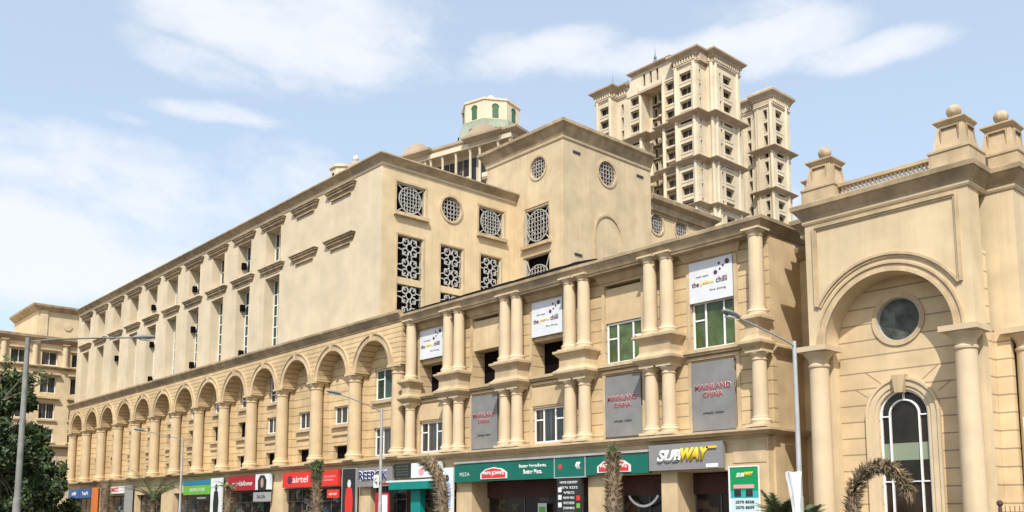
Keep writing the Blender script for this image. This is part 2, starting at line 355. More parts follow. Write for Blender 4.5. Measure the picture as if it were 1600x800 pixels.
for t, a, b, c, d in aw:
    if t in ('mid', 'up0', 'arch', ): fbox(mb, F35, a-.15, b+.15, c-.28, c-.05, 0, .22)
    if t == 'mid': fbox(mb, F35, a-.1, b+.1, c-.85, c-.75, 0, .12)
    mb.cut()
mb.build_each('window_sill', m_trim, AB)
# spandrel wall with the arches
SP = front(34.15); out = [(-120.0, 11.42)]
for c in bay[::-1]:
    out += [(c+2.0*math.cos(R(a)), 11.42+2.0*math.sin(R(a))) for a in [180-i*180/22 for i in range(23)]]
out += [(-49.0, 11.42), (-49.0, 14.45), (-120.0, 14.45)]
mb = MB(); panel(mb, SP, out, (), 1.14); mb.build('arch_wall', m_course, AB)
for c in bay:
    mb = MB(); ring(mb, SP, c, 11.42, 2.0, 2.12, 0, .10, 0, 180, 24); ring(mb, SP, c, 11.42, 2.12, 2.42, 0, .05, 0, 180, 24); ring(mb, SP, c, 11.42, 2.42, 2.5, 0, .13, 0, 180, 24)
    fbox(mb, SP, c-.17, c+.17, 13.38, 14.0, 0, .22); mb.build('archivolt', m_trim, AB)
cm = column_mesh('arcade column', .49, 6.0, .6, .5, 1.26, abacus=.58, m=m_colm2)
for x in acx: put(cm, 'column', AB, (x, 34.48, 5.42))
mb = MB()
for x in acx: box(mb, x-.42, x+.42, 34.95, 35.32, 5.3, 11.4); mb.cut()
mb.build_each('pilaster', m_rust, AB)
# shop storey wall, the ledge and the arcade cornice
mb = MB(); sweep(mb, [(-1.4, 4.96), (0, 4.96), (0, 5.02), (.25, 5.08), (.3, 5.14), (.62, 5.2), (.62, 5.3), (-.3, 5.36), (-1.4, 5.36)], [(-120.1, 34.62), (-49.3, 34.62)]); mb.build('shop_ledge', m_trim, AB)
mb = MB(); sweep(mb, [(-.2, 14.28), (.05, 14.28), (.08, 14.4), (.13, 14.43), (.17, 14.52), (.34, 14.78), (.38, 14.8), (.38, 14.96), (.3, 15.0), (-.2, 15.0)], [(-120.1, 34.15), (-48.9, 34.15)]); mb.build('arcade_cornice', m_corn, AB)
mb = MB(); box(mb, -119.95, -52.35, 34.8, 35.25, 14.32, 14.8); mb.build('arcade_roof', m_roof, AB)
# upper block, front
UF = front(34.6); UX1 = -52.3; UXS = -119.9; oh = []
for k in range(3, 13): oh += [rect(bay[k]-1.3, bay[k]+1.3, 22.45, 25.3), rect(bay[k]-1.3, bay[k]+1.3, 15.0, 21.2)]
bl = []
mb = MB(); panel(mb, UF, rect(UXS, UX1, 14.7, 26.45), oh, 1.0); mb.build('upper_wall', m_pale, AB)
for k in range(3, 13):
    c = bay[k]
    window(AB, UF, c-1.28, c+1.28, 22.47, 25.28, -.9, m_glass, .09, (.5, .27, .75), ((.55, 0, 1),))
    window(AB, UF, c-1.28, c+1.28, 15.02, 21.18, -.9, m_teal, .09, (.5, .27, .75), ((.2, 0, 1), (.35, 0, 1), (.5, 0, 1), (.65, 0, 1), (.8, 0, 1)))
for k in range(1, 13):
    for z in (25.95, 22.1):
        mb = MB(); c = bay[k]
        for (a, b, w, d) in ((-.52, -.4, 1.78, .1), (-.4, -.2, 1.88, .2), (-.2, -.06, 2.0, .3), (-.06, 0, 2.08, .38)): fbox(mb, UF, c-w, c+w, z+a, z+b-.003, -.01, d)
        if k < 3: fbox(mb, UF, c-1.35, c+1.35, z-.78, z-.66, -.01, .16)
        else: fbox(mb, UF, c-1.42, c+1.42, z-.68, z-.53, -.01, .05)
        mb.build('window_hood', m_corn, AB)  # underside shade of the hoods is put into this darkened colour too
for k in (1, 2):
    mb = MB()
    for zz in ((22.3, 25.2), (14.9, 21.3)):
        for s in (-1, 1): fbox(mb, UF, bay[k]+s*1.45-.06, bay[k]+s*1.45+.06, zz[0], zz[1], 0, .035)
    mb.cut(); mb.build_each('blind_panel_moulding', m_pale, AB)
mb = MB()
for k in range(3, 13):
    for s in (-1, 1):
        for zz in ((22.45, 25.4), (14.9, 21.4)): fbox(mb, UF, bay[k]+s*1.38-.07, bay[k]+s*1.38+.07, zz[0], zz[1], 0, .04)
    mb.cut()
mb.build_each('window_surround', m_pale, AB)
vb = MB(); box(vb, 0, .32, -.19, .19, -.28, .28); vme = vb.build('tmp', m_dark); vdat = vme.data; bpy.data.objects.remove(vme)
for k, zs in ((4, (23.5, 19.7, 15.6)), (6, (23.4, 19.4, 15.9)), (8, (23.4, 19.4, 15.7)), (10, (19.3,))):
    for z in zs: put(vdat, 'vent_box', AB, (bay[k]-1.3, 35.12, z))
# upper block, side
UR = right(UX1); K = 1.00875
def zk(z): return 1.6+(z-1.6)*K
SH = [rect(35.85, 38.35, 23.05, 25.2), circ(40.8, 24.3, .93), rect(43.5, 46.0, 23.05, 25.2), rect(36.0, 38.2, 18.3, 21.35), rect(36.0, 38.2, 14.9, 17.8), rect(39.85, 41.9, 18.3, 21.35), rect(39.85, 41.9, 14.9, 17.8), rect(43.7, 45.7, 18.3, 21.35), rect(43.7, 45.7, 14.9, 17.8)]
mb = MB(); panel(mb, UR, rect(34.6, 47.35, 14.7, 26.45), SH, .5); mb.build('side_wall', m_side, AB)
def lattice(parent, fr, kind, a, b, c, d):
    dark_opening(parent, fr, circ((a+b)/2, (c+d)/2, (b-a)/2) if kind == 'round' else rect(a+.01, b-.01, c+.01, d-.01), -.4, 'screen_backing')
    mb = MB(); cu, cv = (a+b)/2, (c+d)/2; w = b-a; h = d-c; n0, n1 = -.14, -.06
    if kind == 'square':
        r = min(w, h)/2-.08
        for q in ((a, a+.06, c, d), (b-.06, b, c, d), (a, b, c, c+.06), (a, b, d-.06, d)): fbox(mb, fr, *q, n0, n1)
        ring(mb, fr, cu, cv, r-.06, r, n0+.003, n1+.003); ring(mb, fr, cu, cv, r*.52, r*.52+.045, n0+.003, n1+.003)
        for t in (-.78, -.52, -.26, 0, .26, .52, .78):
            l = math.sqrt(1-t*t)*r
            bar(mb, fr, (cu+t*r, cv-l), (cu+t*r, cv+l), .032, n0+.006, n1+.006); bar(mb, fr, (cu-l, cv+t*r), (cu+l, cv+t*r), .032, n0+.009, n1+.009)
        for sx in (-1, 1):
            for sy in (-1, 1): bar(mb, fr, (cu+sx*r*.72, cv+sy*r*.72), (cu+sx*w*.5, cv+sy*h*.5), .06, n0, n1)
    elif kind == 'round':
        r = w/2; ring(mb, fr, cu, cv, r-.05, r, n0, n1); ring(mb, fr, cu, cv, r*.4, r*.4+.04, n0, n1)
        for t in (-.66, -.33, 0, .33, .66):
            l = math.sqrt(1-t*t)*r
            bar(mb, fr, (cu+t*r, cv-l), (cu+t*r, cv+l), .045, n0+.003, n1+.003); bar(mb, fr, (cu-l, cv+t*r), (cu+l, cv+t*r), .045, n0+.006, n1+.006)
    else:                                   # cross and octagon motifs one above the other
        k = max(1, round(h/w*1.42)); s = h/k; ww = w; w = min(w, s*1.12)
        for i in range(k):
            y = c+s*(i+.5); o = w*.17; g = w*.34
            for j in range(8):
                a1, a2 = R(22.5+45*j), R(67.5+45*j); bar(mb, fr, (cu+o*math.cos(a1), y+o*math.sin(a1)), (cu+o*math.cos(a2), y+o*math.sin(a2)), .075, n0+.004, n1+.004)
            for j in range(4):
                q = R(90*j); e, p = Vector((math.cos(q), math.sin(q))), Vector((-math.sin(q), math.cos(q))); C0 = Vector((cu, y))
                for sg in (-1, 1):
                    bar(mb, fr, C0+e*g+p*sg*g*.45, C0+e*(ww*.5 if j % 2 == 0 else s*.5)+p*sg*g*.25, .075, n0, n1)
                    bar(mb, fr, C0+e*g+p*sg*g*.45, C0+e*g+p*sg*g, .075, n0+.007, n1+.007)
                    bar(mb, fr, C0+e*o+p*sg*.07, C0+e*g+p*sg*.16, .1, n0+.01, n1+.01)
                bar(mb, fr, C0+e*g*.62+p*g*.62, C0+e*g*.98+p*g*.98, .09, n0+.013, n1+.013)
        for q in ((a, a+.05), (b-.05, b)): fbox(mb, fr, *q, c, d, n0-.01, n1-.01)
    return mb.build('lattice_screen', m_lat2 if kind == 'round' else m_lat, parent)
for i, h in enumerate(SH):
    us = [p[0] for p in h]; vs_ = [p[1] for p in h]; lattice(AB, UR, 'round' if i == 1 else ('square' if i in (0, 2) else 'tall'), min(us), max(us), min(vs_), max(vs_))
mb = MB()
for i in (0, 2): u0 = SH[i][0][0]; fbox(mb, UR, u0-.25, u0+2.75, 22.75, 23.0, 0, .3); [fbox(mb, UR, u0+q-.07, u0+q+.07, 23.0, 25.3, 0, .06) for q in (-.1, 2.6)]; fbox(mb, UR, u0-.17, u0+2.67, 25.25, 25.4, 0, .07); mb.cut()
ring(mb, UR, 40.8, 24.3, .93, 1.1, 0, .08); mb.cut()
for u0, w in ((36.0, 2.2), (39.85, 2.05), (43.7, 2.0)): [fbox(mb, UR, u0+q-.06, u0+q+.06, 14.9, 21.4, 0, .05) for q in (-.09, w+.09)]; fbox(mb, UR, u0-.15, u0+w+.15, 21.4, 21.52, 0, .06); mb.cut()
mb.build_each('screen_surround', m_trim, AB)
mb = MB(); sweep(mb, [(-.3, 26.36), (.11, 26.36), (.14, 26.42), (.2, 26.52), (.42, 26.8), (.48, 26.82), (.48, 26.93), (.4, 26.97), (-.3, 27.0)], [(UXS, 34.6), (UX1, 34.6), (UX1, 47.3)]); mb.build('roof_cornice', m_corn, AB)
mb = MB(); sweep(mb, [(-.2, 26.18), (.06, 26.18), (.1, 26.26), (.1, 26.355), (-.2, 26.355)], [(UXS, 34.6), (UX1, 34.6), (UX1, 47.3)]); mb.build('bed_moulding', m_pale, AB)
mb = MB(); box(mb, UXS+.02, UX1-.55, 35.65, 60, .1, 14.6); box(mb, UXS+.02, UX1-.55, 35.65, 60, 14.6, 26.4); mb.build('building_core', m_pale, AB)
mb = MB(); box(mb, UXS+.3, UX1-.31, 34.92, 59.9, 26.5, 26.86); mb.build('roof', m_roof, AB)
# ================================================================== the tall flat-roofed block behind
PB = thing('tall_block', (-51, 52, 0), 'plain cream block with round grilled windows and a heavy cornice, rising behind the shops', 'building')
PX0, PX1, PY0, PY1 = -55.85, -46.95, 47.35, 57.7
PF = front(PY0); PR = right(PX1)
fh = [circ(-49.7, 28.5, .85), rect(-51.2, -48.5, 22.5, 25.3), rect(-51.2, -48.5, 17.5, 21.5)]
mb = MB(); panel(mb, PF, rect(PX0, PX1, 8, 30.45), fh, .5); mb.build('front_wall', m_pb, PB)
sh = [circ(52.3, 28.5, .98), circ(0, 0, 1)][:1]
mb = MB(); panel(mb, PR, rect(PY0, PY1, 8, 30.45), sh, .5); mb.build('side_wall', m_pb, PB)
mb = MB(); box(mb, PX0, PX1-.55, PY0+.55, PY1, 4, 30.4); mb.build('building_core', m_pb, PB)
lattice(PB, PF, 'round', -50.55, -48.85, 27.65, 29.35); lattice(PB, PR, 'round', 51.32, 53.28, 27.52, 29.48)
lattice(PB, PF, 'square', -51.2, -48.5, 22.5, 25.3); lattice(PB, PF, 'square', -51.2, -48.5, 17.5, 21.5)
mb = MB(); ring(mb, PF, -49.7, 28.5, .86, 1.02, 0, .07); mb.cut(); ring(mb, PR, 52.3, 28.5, .99, 1.17, 0, .07); mb.cut()
fbox(mb, PF, -51.5, -48.2, 22.15, 22.4, 0, .3); fbox(mb, PF, -51.35, -51.2, 22.4, 25.45, 0, .06); fbox(mb, PF, -48.5, -48.35, 22.4, 25.45, 0, .06); fbox(mb, PF, -51.35, -48.35, 25.45, 25.57, 0, .07)
mb.cut(); fbox(mb, PF, -51.4, -48.3, 21.5, 21.65, 0, .07); mb.cut()
ring(mb, PR, 52.3, 23.5, 1.42, 1.6, 0, .1, 0, 180, 24); fbox(mb, PR, 50.7, 50.88, 17, 23.5, 0, .1); fbox(mb, PR, 53.72, 53.9, 17, 23.5, 0, .1)
mb.build_each('window_moulding', m_trim, PB)
mb = MB()
for u, z in ((48.8, 29.3), (56.3, 29.3), (48.9, 21.2), (48.9, 20.3)): fbox(mb, PR, u-.4, u+.4, z-.08, z+.08, .004, .07); mb.cut()
mb.build_each('wall_slot', m_black, PB)
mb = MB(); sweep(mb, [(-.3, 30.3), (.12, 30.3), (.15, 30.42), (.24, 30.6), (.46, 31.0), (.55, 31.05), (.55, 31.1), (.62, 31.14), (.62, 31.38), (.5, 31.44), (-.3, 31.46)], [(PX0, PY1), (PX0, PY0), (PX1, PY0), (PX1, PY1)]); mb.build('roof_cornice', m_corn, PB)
mb = MB(); sweep(mb, [(-.2, 30.08), (.07, 30.08), (.11, 30.18), (.11, 30.295), (-.2, 30.295)], [(PX0, PY1), (PX0, PY0), (PX1, PY0), (PX1, PY1)]); mb.build('bed_moulding', m_pb, PB)
mb = MB(); box(mb, PX0+.3, PX1-.3, PY0+.3, PY1, 30.5, 31.4); mb.build('roof', m_roof, PB)
LB = thing('rear_wing', (-50, 62, 0), 'lower cream wing with two small round grilled windows, behind the plain tall block', 'building')
LR = right(-47.5); lh = [circ(59.1, 25.95, .85, 24), circ(62.4, 26.15, .85, 24)]
mb = MB(); panel(mb, LR, rect(57.72, 66.6, 6, 27.3), lh, .4); box(mb, -60, -47.95, 57.75, 66.6, 4, 27.3); mb.build('wing_wall', m_side, LB)
for c in (59.1, 62.4): lattice(LB, LR, 'round', c-.85, c+.85, (25.95 if c < 60 else 26.15)-.85, (25.95 if c < 60 else 26.15)+.85)
mb = MB(); ring(mb, LR, 59.1, 25.95, .86, 1.02, 0, .07); mb.cut(); ring(mb, LR, 62.4, 26.15, .86, 1.02, 0, .07); mb.build_each('window_moulding', m_trim, LB)
mb = MB(); sweep(mb, [(-.3, 26.7), (.08, 26.75), (.12, 26.95), (.3, 27.0), (.35, 27.5), (.75, 27.8), (.8, 28.1), (.7, 28.2), (-.3, 28.3)], [(-47.5, 57.72), (-47.5, 66.6), (-60, 66.6)]); mb.build('roof_cornice', m_corn, LB)
# ================================================================== the two-storey wing over the shops
SW = thing('shop_wing', (-35, 42, 0), 'tan two storey wing with paired columns on bracketed blocks above a row of shop signs', 'building')
WF = front(35.0); WX0, WX1 = -49.0, -21.85
wb = [-24.93, -30.45, -36.0, -41.35, -46.75]; HW = 1.24
wh = []
for i, c in enumerate(wb):
    wh.append(rect(c-HW, c+HW, 9.3, 13.5)); wh.append(rect(c-HW, c+HW, 5.5, 8.65 if i in (0, 1, 3) else 7.5))
mb = MB(); panel(mb, WF, rect(WX0, WX1, 5.3, 14.2), wh, .98); mb.build('front_wall', m_rust, SW)
RR = right(WX1)
mb = MB(); panel(mb, RR, rect(35.0, 50, 0, 14.2), (), .5); mb.build('end_wall', m_tan, SW)
mb = MB()
fbox(mb, RR, 35.003, 35.35, 5.36, 8.6, 0, .01)
mb.build('end_quoin', m_rust, SW)
mb = MB(); box(mb, WX0, WX1-.55, 36.0, 50, 5.4, 14.3); box(mb, WX0, WX1-.55, 36.6, 50, .1, 5.4); mb.build('building_core', m_tan, SW)
mb = MB(); box(mb, WX0, WX1-.2, 34.5, 50, 14.25, 14.6); mb.build('roof', m_roof, SW)
fil = MB(); sil = MB(); hood = MB()
for i, c in enumerate(wb):
    if i in (1, 3): fbox(fil, WF, c-HW, c+HW, 11.48, 13.3, -.9, -.06); fil.cut()
    if i == 1: window(SW, WF, c-HW+.02, c+HW-.02, 9.32, 11.45, -.22, m_green, .09, (.3, .72), ((.62, 0, .3), (.62, .72, 1)))
    if i == 0: window(SW, WF, c-HW+.02, c+HW-.02, 9.32, 11.6, -.22, m_green, .09, (.3, .72), ((.62, 0, .3), (.62, .72, 1))); (fil.cut(), fbox(fil, WF, c-HW, c+HW, 11.6, 13.5, -.2, -.06), fil.cut())
    if i in (2, 3, 4):
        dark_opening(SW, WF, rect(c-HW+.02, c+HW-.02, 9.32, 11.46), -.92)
        if i != 3: fbox(fil, WF, c-HW, c+HW, 11.3, 13.5, -.9, -.12)
    fil.cut()
    if i in (2, 4): window(SW, WF, c-HW+.02, c+HW-.02, 5.52, 7.48, -.2, m_glass, .09, (.3, .68), ((.66, 0, .3), (.66, .68, 1))); fbox(fil, WF, c-HW-.05, c+HW+.05, 7.6, 8.55, 0, .05)
    else: fbox(fil, WF, c-HW, c+HW, 5.5, 8.65, -.3, -.1)
    fbox(sil, WF, c-HW-.3, c+HW+.3, 9.0, 9.12, 0, .2); fbox(sil, WF, c-HW-.36, c+HW+.36, 9.12, 9.28, 0, .3)
    for s in (-1, 1):
        fbox(sil, WF, c+s*(HW+.1)-.1, c+s*(HW+.1)+.1, 9.28, 13.5, 0, .06); fbox(sil, WF, c+s*(HW+.1)-.1, c+s*(HW+.1)+.1, 5.37, 8.8, 0, .06)
    fbox(sil, WF, c-HW-.2, c+HW+.2, 8.8, 8.92, 0, .1)
    v = []
    for a, w, n in ((13.62, HW+.3, .06), (13.68, HW+.34, .1), (13.96, HW+.5, .26), (14.06, HW+.52, .28)): v += [WF.P(c-w, a, 0), WF.P(c-w, a, n), WF.P(c+w, a, n), WF.P(c+w, a, 0)]
    hood.add(v, [(j*4+q, j*4+q+1, j*4+q+5, j*4+q+4)[::-1] for j in range(3) for q in range(3)]+[(0, 1, 2, 3), (12, 15, 14, 13)])
    hood.cut(); fil.cut(); sil.cut()
fil.build_each('blind_panel', m_tan, SW); sil.build_each('window_surround', m_trim, SW); hood.build_each('window_hood', m_trim, SW)
pairs = [(-28.2, -27.15), (-33.75, -32.7), (-38.98, -37.98), (-44.35, -43.28), (-48.3,), (-22.15,)]
cu_ = column_mesh('upper column', .355, 3.92, .36, .34, 1.4, abacus=.46); cl_ = column_mesh('lower column', .345, 3.26, .45, .36, 1.42, abacus=.44)
for p in pairs:
    for x in p: put(cu_, 'upper_column', SW, (x, 34.45, 10.3)); put(cl_, 'lower_column', SW, (x, 34.45, 5.46))
    c = sum(p)/len(p); w = (len(p)-1)*.53+.42
    mb = MB(); x0, x1 = c-w, c+w
    if len(p) == 1 and c > -30: path = [(x0, 35.0), (x0, 34.05), (WX1-.05, 34.05), (WX1-.05, 35.0)]
    else: path = [(x0, 35.0), (x0, 34.05), (x1, 34.05), (x1, 35.0)]
    sweep(mb, [(-.3, 8.7), (.0, 8.7), (.04, 8.78), (.2, 8.92), (.26, 9.0), (.26, 9.12), (.12, 9.2), (.02, 9.32), (.0, 9.4), (.0, 9.82), (.05, 9.88), (.2, 10.04), (.26, 10.08), (.26, 10.2), (-.3, 10.22)], path)
    y1 = path[2][0]; box(mb, x0+.02, y1-.02, 34.08, 34.99, 8.75, 10.18); mb.build('column_block', m_trim, SW)
mb = MB(); sweep(mb, [(-.65, 14.0), (.0, 14.0), (.02, 14.1), (.06, 14.12), (.09, 14.2), (.25, 14.5), (.3, 14.53), (.3, 14.68), (.25, 14.72), (-.65, 14.74)], [(WX0, 34.3), (WX1+.02, 34.3), (WX1+.02, 39.5)]); mb.build('roof_cornice', m_corn, SW)
mb = MB(); sweep(mb, [(-1.6, 4.96), (0, 4.96), (0, 5.02), (.25, 5.08), (.3, 5.14), (.5, 5.2), (.5, 5.3), (-.3, 5.36), (-1.6, 5.36)], [(-49.3, 34.5), (WX1-.1, 34.5), (WX1-.1, 34.96)]); 
sweep(mb, [(-.1, 4.96), (0, 4.96), (.05, 5.02), (.2, 5.08), (.3, 5.2), (.3, 5.3), (-.1, 5.36)], [(WX1, 35.0), (WX1, 39.5)]); mb.build('shop_ledge', m_trim, SW)
mb = MB(); sweep(mb, [(-.1, 8.6), (.02, 8.6), (.05, 8.68), (.22, 8.84), (.3, 8.9), (.3, 9.0), (.1, 9.1), (-.1, 9.12)], [(WX1, 35.0), (WX1, 39.5)]); mb.build('string_course', m_trim, SW)
# link wall between the wing and the pavilion
LK = thing('link_bay', (-21, 38, 0), 'narrow shaded bay recessed between the shop wing and the arched pavilion', 'wall')
mb = MB(); box(mb, -22.2, -19.5, 37.6, 46, 0, 13.6); mb.build('bay_wall', m_tan, LK)
mb = MB(); sweep(mb, [(-.1, 13.2), (.1, 13.3), (.4, 13.6), (.45, 13.8), (-.1, 13.9)], [(-22.2, 37.6), (-19.5, 37.6)]); mb.build('bay_cornice', m_corn, LK)
# shop storey: piers and openings
piers = [(-23.9, -21.85), (-27.85, -26.9), (-32.65, -31.5), (-43.6, -42.15), (-54.5, -53.0), (-67.45, -65.35), (-77.0, -75.6), (-90.3, -87.2), (-98.7, -97.0), (-109.0, -107.3), (-119.95, -118.4)]
GF = front(34.6)
def shopwall(par, x0, x1, m):
    hs = []; ps = sorted([p for p in piers if p[1] > x0-.01 and p[0] < x1+.01])
    edges = [(max(p[0], x0), min(p[1], x1)) for p in ps]; cuts = []
    a = x0
    for p in edges:
        if p[0]-a > .3: cuts.append((a, p[0]))
        a = p[1]
    if x1-a > .3: cuts.append((a, x1))
    out = [(x0, .14)]
    mb = MB()
    # piers reach the ground; lintel above the openings
    for p in edges: fbox(mb, GF, p[0], p[1], .12, 3.55, -1.6, 0); mb.cut()
    mb.build_each('shop_pier', m, par); mb = MB(); fbox(mb, GF, x0, x1, 3.552, 4.98, -1.6, 0); mb.build('shop_lintel', m, par)
    for c in cuts: pass
    return cuts
def shopmat(name, seed, cols):
    m = bpy.data.materials.new(name); m.use_nodes = True; t = m.node_tree; b = t.nodes['Principled BSDF']; N = t.nodes.new; L = t.links.new
    co = N('ShaderNodeTexCoord'); mp = N('ShaderNodeMapping'); mp.inputs['Scale'].default_value = (1.1, 1, 1.7); mp.inputs['Location'].default_value = (seed, 0, seed*.3); L(co.outputs['Object'], mp.inputs[0])
    v = N('ShaderNodeTexVoronoi'); v.distance = 'CHEBYCHEV'; v.inputs['Scale'].default_value = 1.5; L(mp.outputs[0], v.inputs['Vector'])
    sp = N('ShaderNodeSeparateColor'); L(v.outputs['Color'], sp.inputs[0]); cr_ = N('ShaderNodeValToRGB'); cr_.color_ramp.interpolation = 'CONSTANT'
    e = cr_.color_ramp.elements; e[0].color = (*cols[0], 1); e[1].position = .45; e[1].color = (*cols[1], 1)
    for i, c in enumerate(cols[2:]): q = e.new(.62+i*.38/len(cols[2:])); q.color = (*c, 1)
    L(sp.outputs[0], cr_.inputs[0]); L(cr_.outputs[0], b.inputs['Base Color']); b.inputs['Roughness'].default_value = .2; b.inputs['Specular IOR Level'].default_value = .35; return m
m_shops = [shopmat('dim shop display glass', 3, [(.015, .014, .013), (.03, .026, .022), (.10, .095, .085), (.05, .10, .07), (.16, .03, .03), (.06, .05, .045)]),
           shopmat('shop display glass', 8, [(.02, .019, .017), (.012, .012, .012), (.20, .20, .19), (.03, .05, .10), (.12, .08, .04), (.05, .05, .05)]),
           shopmat('dark restaurant glass', 5, [(.012, .009, .007), (.03, .013, .008), (.02, .018, .012), (.06, .045, .03), (.012, .01, .01)])]
m_maroon = mat('maroon fascia', (.055, .014, .008), .7, .3, 1)
cutsW = shopwall(SW, -49.3, WX1-.1, m_tan); cutsA = shopwall(AB, -119.95, -49.32, m_tan)
def shopfront(par, a, b, m, split=3, n=-1.4):
    w = window(par, GF, a+.03, b-.03, .15, 3.5, n, m, .08, [(i+1)/split for i in range(split-1)], ((.72, 0, 1),), fm=flat('shopfront alloy', (.10, .085, .075)), name='shopfront')
    return w
for i, (a, b) in enumerate(cutsW): shopfront(SW, a, b, m_shops[1] if i == 0 else m_shops[2], max(2, round((b-a)/3.4)))
for i, (a, b) in enumerate(cutsA): shopfront(AB, a, b, m_shops[i % 2], max(3, round((b-a)/2.0)), -.5)
for (a, b) in cutsW[1:]:
    mb = MB(); fbox(mb, GF, a+.03, b-.03, 2.55, 3.5, -1.32, -1.2); mb.build('maroon_valance', m_maroon, SW)
t = thing('window_notice', (-36.6, 35.8, 1.2), 'small white notice with a green square inside the pizza shop window', 'notice')
NF = front(35.7); mb = MB(); fbox(mb, NF, -37.6, -36.9, 1.0, 2.2, -.02, 0); mb.build('notice_sheet', m_pap, t); mb = MB(); fbox(mb, NF, -37.5, -37.0, 1.3, 2.0, .001, .01); mb.build('green_square', m_lg, t)
t = thing('window_decal', (-30, 35.8, 1.4), 'curved white line of lettering on the dark shop glass beside the palm', 'decal')
mb = MB(); ring(mb, NF, -29.9, 3.1, 1.05, 1.17, -.01, .004, 212, 328, 14); mb.build('curved_strip', m_wt, t)
mb = MB(); box(mb, WX0-.3, WX1-.55, 36.2, 36.58, .1, 5.0); mb.build('rear_shop_wall', m_brown, SW)
mb = MB(); fbox(mb, GF, -23.75, -22.05, 3.85, 4.85, .002, .03); mb.build('pier_panel', m_trim, SW)
# black roofing sheet lying on the wing's roof edge
mb = MB(); random.seed(4); pts = []
N = 40
for i in range(N+1):
    x = -48.6+i*(17.3)/N; hh = .22*min(1, (N-i)/4+.15)*(.8+.4*random.random())*(.4+.6*i/N)
    pts.append([(x, 34.02, 14.7), (x, 33.95, 14.71+hh*.6), (x, 34.2, 14.73+hh), (x, 36.5, 14.78+hh*1.2), (x, 36.5, 14.68)])
vs = [p for r_ in pts for p in r_]; fs = [(i*5+j, (i+1)*5+j, (i+1)*5+j+1, i*5+j+1) for i in range(N) for j in range(4)]+[(0, 1, 2, 3, 4), tuple(N*5+j for j in (4, 3, 2, 1, 0))]
mb.add(vs, fs); tag(mb.build('roofing_sheet', mat('black roofing felt', (.02, .018, .016), .8, .3, 2)), 'ragged black roofing sheet laid along the edge of the shop wing roof', 'roofing sheet')
# ================================================================== banners on the wing
for c, z0, z1, lab in ((wb[0], 11.55, 13.52, 'white banner with dark and yellow lettering above green window, nearest the corner column'), (wb[2], 11.52, 13.5, 'white banner hung over the middle dark window of the shop wing'), (wb[4], 11.6, 13.48, 'small looking white banner at the far end of the shop wing, beside the last arch')):
    t = thing('restaurant_banner', (c, 34.9, z0), lab, 'banner', 'white banners on the shop wing')
    mb = MB(); fbox(mb, WF, c-1.22, c+1.22, z0, z1, .07, .10); mb.build('banner_cloth', m_ban, t)
    BF = front(34.9); zc = (z0+z1)/2
    text('the', BF, c-.86, zc-.1, .26, m_plum, t, width=.42, bold=.02); text('yellow', BF, c-.18, zc-.11, .26, m_yel, t, width=.8, bold=.02); text('chilli', BF, c+.62, zc-.06, .28, m_plum, t, width=.62, bold=.02)
    text('now open', BF, c-.45, zc+.22, .1, m_dg, t, width=.7); text('sanjeev kapoor', BF, c+.35, zc-.5, .12, m_dg, t, width=1.1) if False else text('fine dining', BF, c+.4, zc-.5, .12, m_dg, t, width=.9)
    mb = MB()
    for du, dv, r_ in ((.95, .72, .13), (.72, .56, .06), (.55, .42, .06), (.3, .3, .11), (.5, .7, .07)):
        mb.add([BF.P(c+du+r_*math.cos(R(45*q)), zc+dv+r_*math.sin(R(45*q)), s) for s in (.001, .012) for q in range(8)], [tuple(range(8, 16))]+[(q, (q+1) % 8, (q+1) % 8+8, q+8) for q in range(8)]); mb.cut()
    mb.build_each('printed_spot', m_plum, t)
for c, z0, z1, lab in ((wb[0], 5.44, 8.66, 'grey banner with red lettering, nearest the pavilion'), (wb[1], 5.5, 8.6, 'grey banner with red lettering, the middle one of the three'), (wb[3], 5.45, 8.64, 'grey banner with red lettering farthest from the pavilion, nearest the arcade')):
    t = thing('restaurant_banner', (c, 34.8, z0), lab, 'banner', 'grey banners on the shop wing'); BF = front(34.86)
    mb = MB(); fbox(mb, WF, c-1.2, c+1.2, z0, z1, .1, .135); mb.build('banner_cloth', m_grey, t)
    zc = z0+(z1-z0)*.58
    for s, w, dz in (('MAINLAND', 2.0, .16), ('CHINA', 1.1, -.2)):
        text(s, BF, c, zc+dz, .30, flat('pale pink', (.5, .40, .39)), t, width=w+.05, bold=.03, ext=.006); text(s, BF, c, zc+dz, .25, m_red, t, width=w, ext=.014, n=.002)
    text('simply asian', BF, c, z0+(z1-z0)*.25, .16, m_dg, t, width=1.15, bold=.02)
    mb = MB(); tube(mb, [(c-1.1, 34.86, z0-.06), (c+1.0, 34.86, z0-.04)], .035, 6); mb.build('weight_bar', m_dg, t)
# ================================================================== shop signs
SK = 34.2/34.5
def sx(x): return x*SK
def sz(z): return 1.6+(z-1.6)*SK
SF = front(34.2)
def sign(name, x0, x1, z0, z1, m, label, cat='sign', group='shop signs along the ledge', th=.22, frame=None):
    x0, x1, z0, z1 = sx(x0), sx(x1), sz(z0), sz(z1)
    t = thing(name, ((x0+x1)/2, 34.3, z0), label, cat, group)
    mb = MB(); fbox(mb, SF, x0, x1, z0, z1, -th, 0); mb.build('sign_board', m, t)
    if frame:
        mb = MB(); e = .05
        for a in ((x0-e, x0, z0-e, z1+e), (x1, x1+e, z0-e, z1+e), (x0, x1, z0-e, z0), (x0, x1, z1, z1+e)): fbox(mb, SF, *a, -th, .03)
        mb.build('sign_frame', frame, t)
    return t
def stext(t, s, x, z, h, m, w, **k): return text(s, SF, sx(x), sz(z), h, m, t, width=w, **k)
